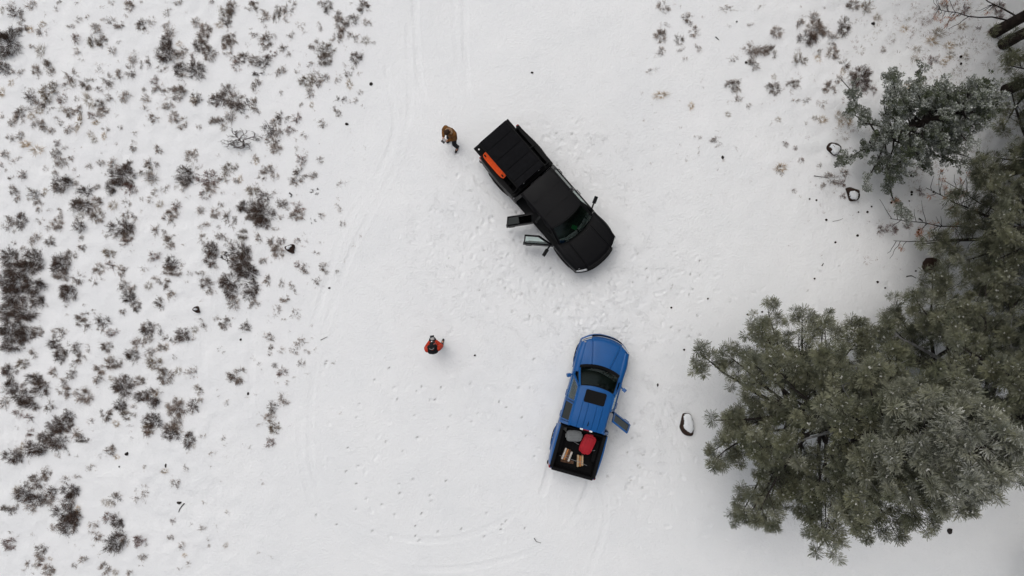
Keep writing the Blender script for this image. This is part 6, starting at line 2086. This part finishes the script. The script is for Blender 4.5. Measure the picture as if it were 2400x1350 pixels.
gr_ = random.Random(41)
for k in range(34):
    ITEMS.append([gr_.uniform(10, 620), gr_.uniform(15, 1330), gr_.uniform(4, 9), gr_.uniform(4, 9), 'G', None])
for k in range(16):
    ITEMS.append([gr_.uniform(1900, 2330), gr_.uniform(20, 330), gr_.uniform(5, 11), gr_.uniform(5, 9), 'G', None])
shr = [i for i in ITEMS if i[4] in 'DMSOR']
oth = [i for i in ITEMS if i[4] in 'GB']
shr.sort(key=lambda i: -i[2] * i[3])
own, rest = shr[:300], shr[300:]
info = []
for it in own + oth:
    r = math.sqrt(it[2] * it[3])
    noun = {'G': 'dry grass tuft', 'B': 'branching shrub'}.get(it[4], 'sagebrush')
    info.append(dict(px=it[0], py=it[1], r=r, it=it, noun=noun, look=size_word(r) + ' ' + LOOK[it[4]]))
auto_labels(info)

def place(it, k):
    rr = random.Random(int(it[0] * 31 + it[1] * 17))
    r = math.sqrt(it[2] * it[3]) * PX
    sz = 0 if r < 0.23 else 1 if r < 0.40 else 2
    asp = min(range(3), key=lambda a: abs(math.log(it[2] / it[3] / ASP[a]))) if it[4] not in 'BG' else 1
    P_ = proto(it[4], sz, k % 4, asp)
    x, y = at(it[0], it[1], 0.12)
    ra = math.sqrt(ASP[asp])
    sx, sy = it[2] * PX / P_[3] / ra * 1.06, it[3] * PX / P_[3] * ra * 1.06
    if it[5] is not None:
        rot = RAD(-it[5])
        rot += math.pi * rr.choice((0, 1))
        rot = RAD(it[5]) if False else rot
    elif asp == 1 and abs(sx / sy - 1) < 0.25:
        rot = rr.uniform(0, 6.28)
    else:
        rot = math.pi * rr.choice((0, 1)) + rr.uniform(-.2, .2)
    return P_, (x, y, gz(x, y) - {'S': rr.uniform(.02, .07), 'M': rr.uniform(.01, .05)}.get(it[4], 0.015)), rot, (sx, sy, min(1.25, math.sqrt(sx * sy)))
for k, t in enumerate(info):
    it = t['it']
    P_, loc, rot, sc = place(it, k)
    nm = {'G': 'grass_tuft', 'B': 'bare_shrub'}.get(it[4], 'sagebrush')
    cat = {'G': 'grass tuft', 'B': 'shrub'}.get(it[4], 'shrub')
    grp = {'G': 'dry grass tufts in the snow', 'B': 'bare shrubs in the snow'}.get(it[4], 'sagebrush growing through the snow')
    if P_[1] is not None and t['r'] > 17:
        o = empty(nm, loc, rot)
        o.scale = sc
        link('stems', P_[0], None, o)
        link('foliage', P_[1], None, o)
    else:
        o = link(nm, P_[0] if P_[1] is None else P_[2], None, None, loc, rot)
        o.scale = sc
    tag(o, t['label'], cat, grp)

# the smallest sprigs beyond the 300, and litter nobody could count
def scatter(name, parts, mats, label):
    V = [[] for _ in mats]
    for arr, mi, loc, rot, sc in parts:
        if len(arr) == 0:
            continue
        c, s = math.cos(rot), math.sin(rot)
        A = arr * np.array(sc, np.float32)
        A = np.stack([A[:, 0] * c - A[:, 1] * s, A[:, 0] * s + A[:, 1] * c, A[:, 2]], 1) + np.array(loc, np.float32)
        V[mi].append(A)
    V = [np.concatenate(v) for v in V]
    me = quads_mesh(np.concatenate(V), sum([[i] * (len(v) // 4) for i, v in enumerate(V)], []))
    for m_ in mats:
        me.materials.append(m_)
    o = link(name, me)
    tag(o, label, kind='stuff')
    return o
parts = []
for k, it in enumerate(rest):
    P_, loc, rot, sc = place(it, k)
    parts.append((P_[4], 0, loc, rot, sc))
    parts.append((P_[5], 1 if it[4] not in 'RO' else 2, loc, rot, sc))
lr = random.Random(77)
small = [shrub_quads('S', 0.09, 900 + k) for k in range(8)]
def litter(n, x0, x1, y0, y1, s0, s1, mi=1):
    for k in range(n):
        px, py = lr.uniform(x0, x1), lr.uniform(y0, y1)
        x, y = at(px, py)
        q = small[lr.randrange(8)]
        s = lr.uniform(s0, s1)
        g_ = (x, y, gz(x, y) - 0.02)
        a = lr.uniform(0, 6.28)
        parts.append((q[0], 0, g_, a, (s, s, s * .7)))
        parts.append((q[1], mi, g_, a, (s, s, s * .7)))
litter(200, 0, 640, 0, 1350, 0.35, 1.0)
litter(240, 0, 820, 0, 1350, 0.12, 0.35)
litter(200, 850, 1700, 0, 1350, 0.05, 0.16)
litter(120, 560, 860, 0, 1000, 0.3, 0.9)
litter(40, 700, 900, 900, 1350, 0.15, 0.4)
litter(170, 1480, 2000, 0, 480, 0.25, 0.8)
litter(260, 1850, 2400, 0, 640, 0.2, 0.8, 2)
litter(90, 1950, 2200, 340, 640, 0.15, 0.5, 2)
litter(60, 1480, 2150, 480, 820, 0.12, 0.35)
litter(70, 1050, 1650, 420, 800, 0.12, 0.40)
litter(50, 740, 1300, 780, 1330, 0.10, 0.26)
litter(25, 1400, 1660, 860, 1250, 0.12, 0.3)
scatter('ground_sprigs', parts, [M['twig'], M['leaf_grey'], M['leaf_red']], 'scattered small sprigs and litter poking through the snow')
# dry grass haze under the trees, upper right
parts = []
gb = [grass_quads(0.10, 700 + k) for k in range(6)]
for k in range(900):
    px, py = lr.uniform(1960, 2400), abs(lr.gauss(0, 260))
    if py > 620 or (px < 2120 and lr.random() < .6):
        continue
    x, y = at(px, py)
    s = lr.uniform(.4, 1.1)
    parts.append((gb[k % 6], 0 if lr.random() < .6 else 1, (x, y, gz(x, y) - 0.05), lr.uniform(0, 6.28), (s, s, s * .7)))
scatter('thin_dry_grass', parts, [M['grass_grey'], M['leaf_red']], 'thin dry grass blades poking through snow under the trees')

# pine cones get their labels the same way
cl = [dict(px=c[0], py=c[1], look='', noun='pine cone', s=c[2]) for c in CONES]
MARKS2 = MARKS
MARKS = [(2334, 76, 'the leaning trunks, top right'), (1955, 348, 'the boulder at the juniper tip'), (2000, 456, 'the five-sided boulder'), (2186, 621, 'the knobbly boulder'), (2110, 585, 'the rusty dead branch tips'), (1690, 780, 'the upper left tip of the big pine'), (2028, 777, 'the little brown boulder')]
auto_labels(cl)
MARKS = MARKS2
for c in cl:
    cone(c['px'], c['py'], 'dark ' + c['label'].strip(), 0.032 * c['s'])
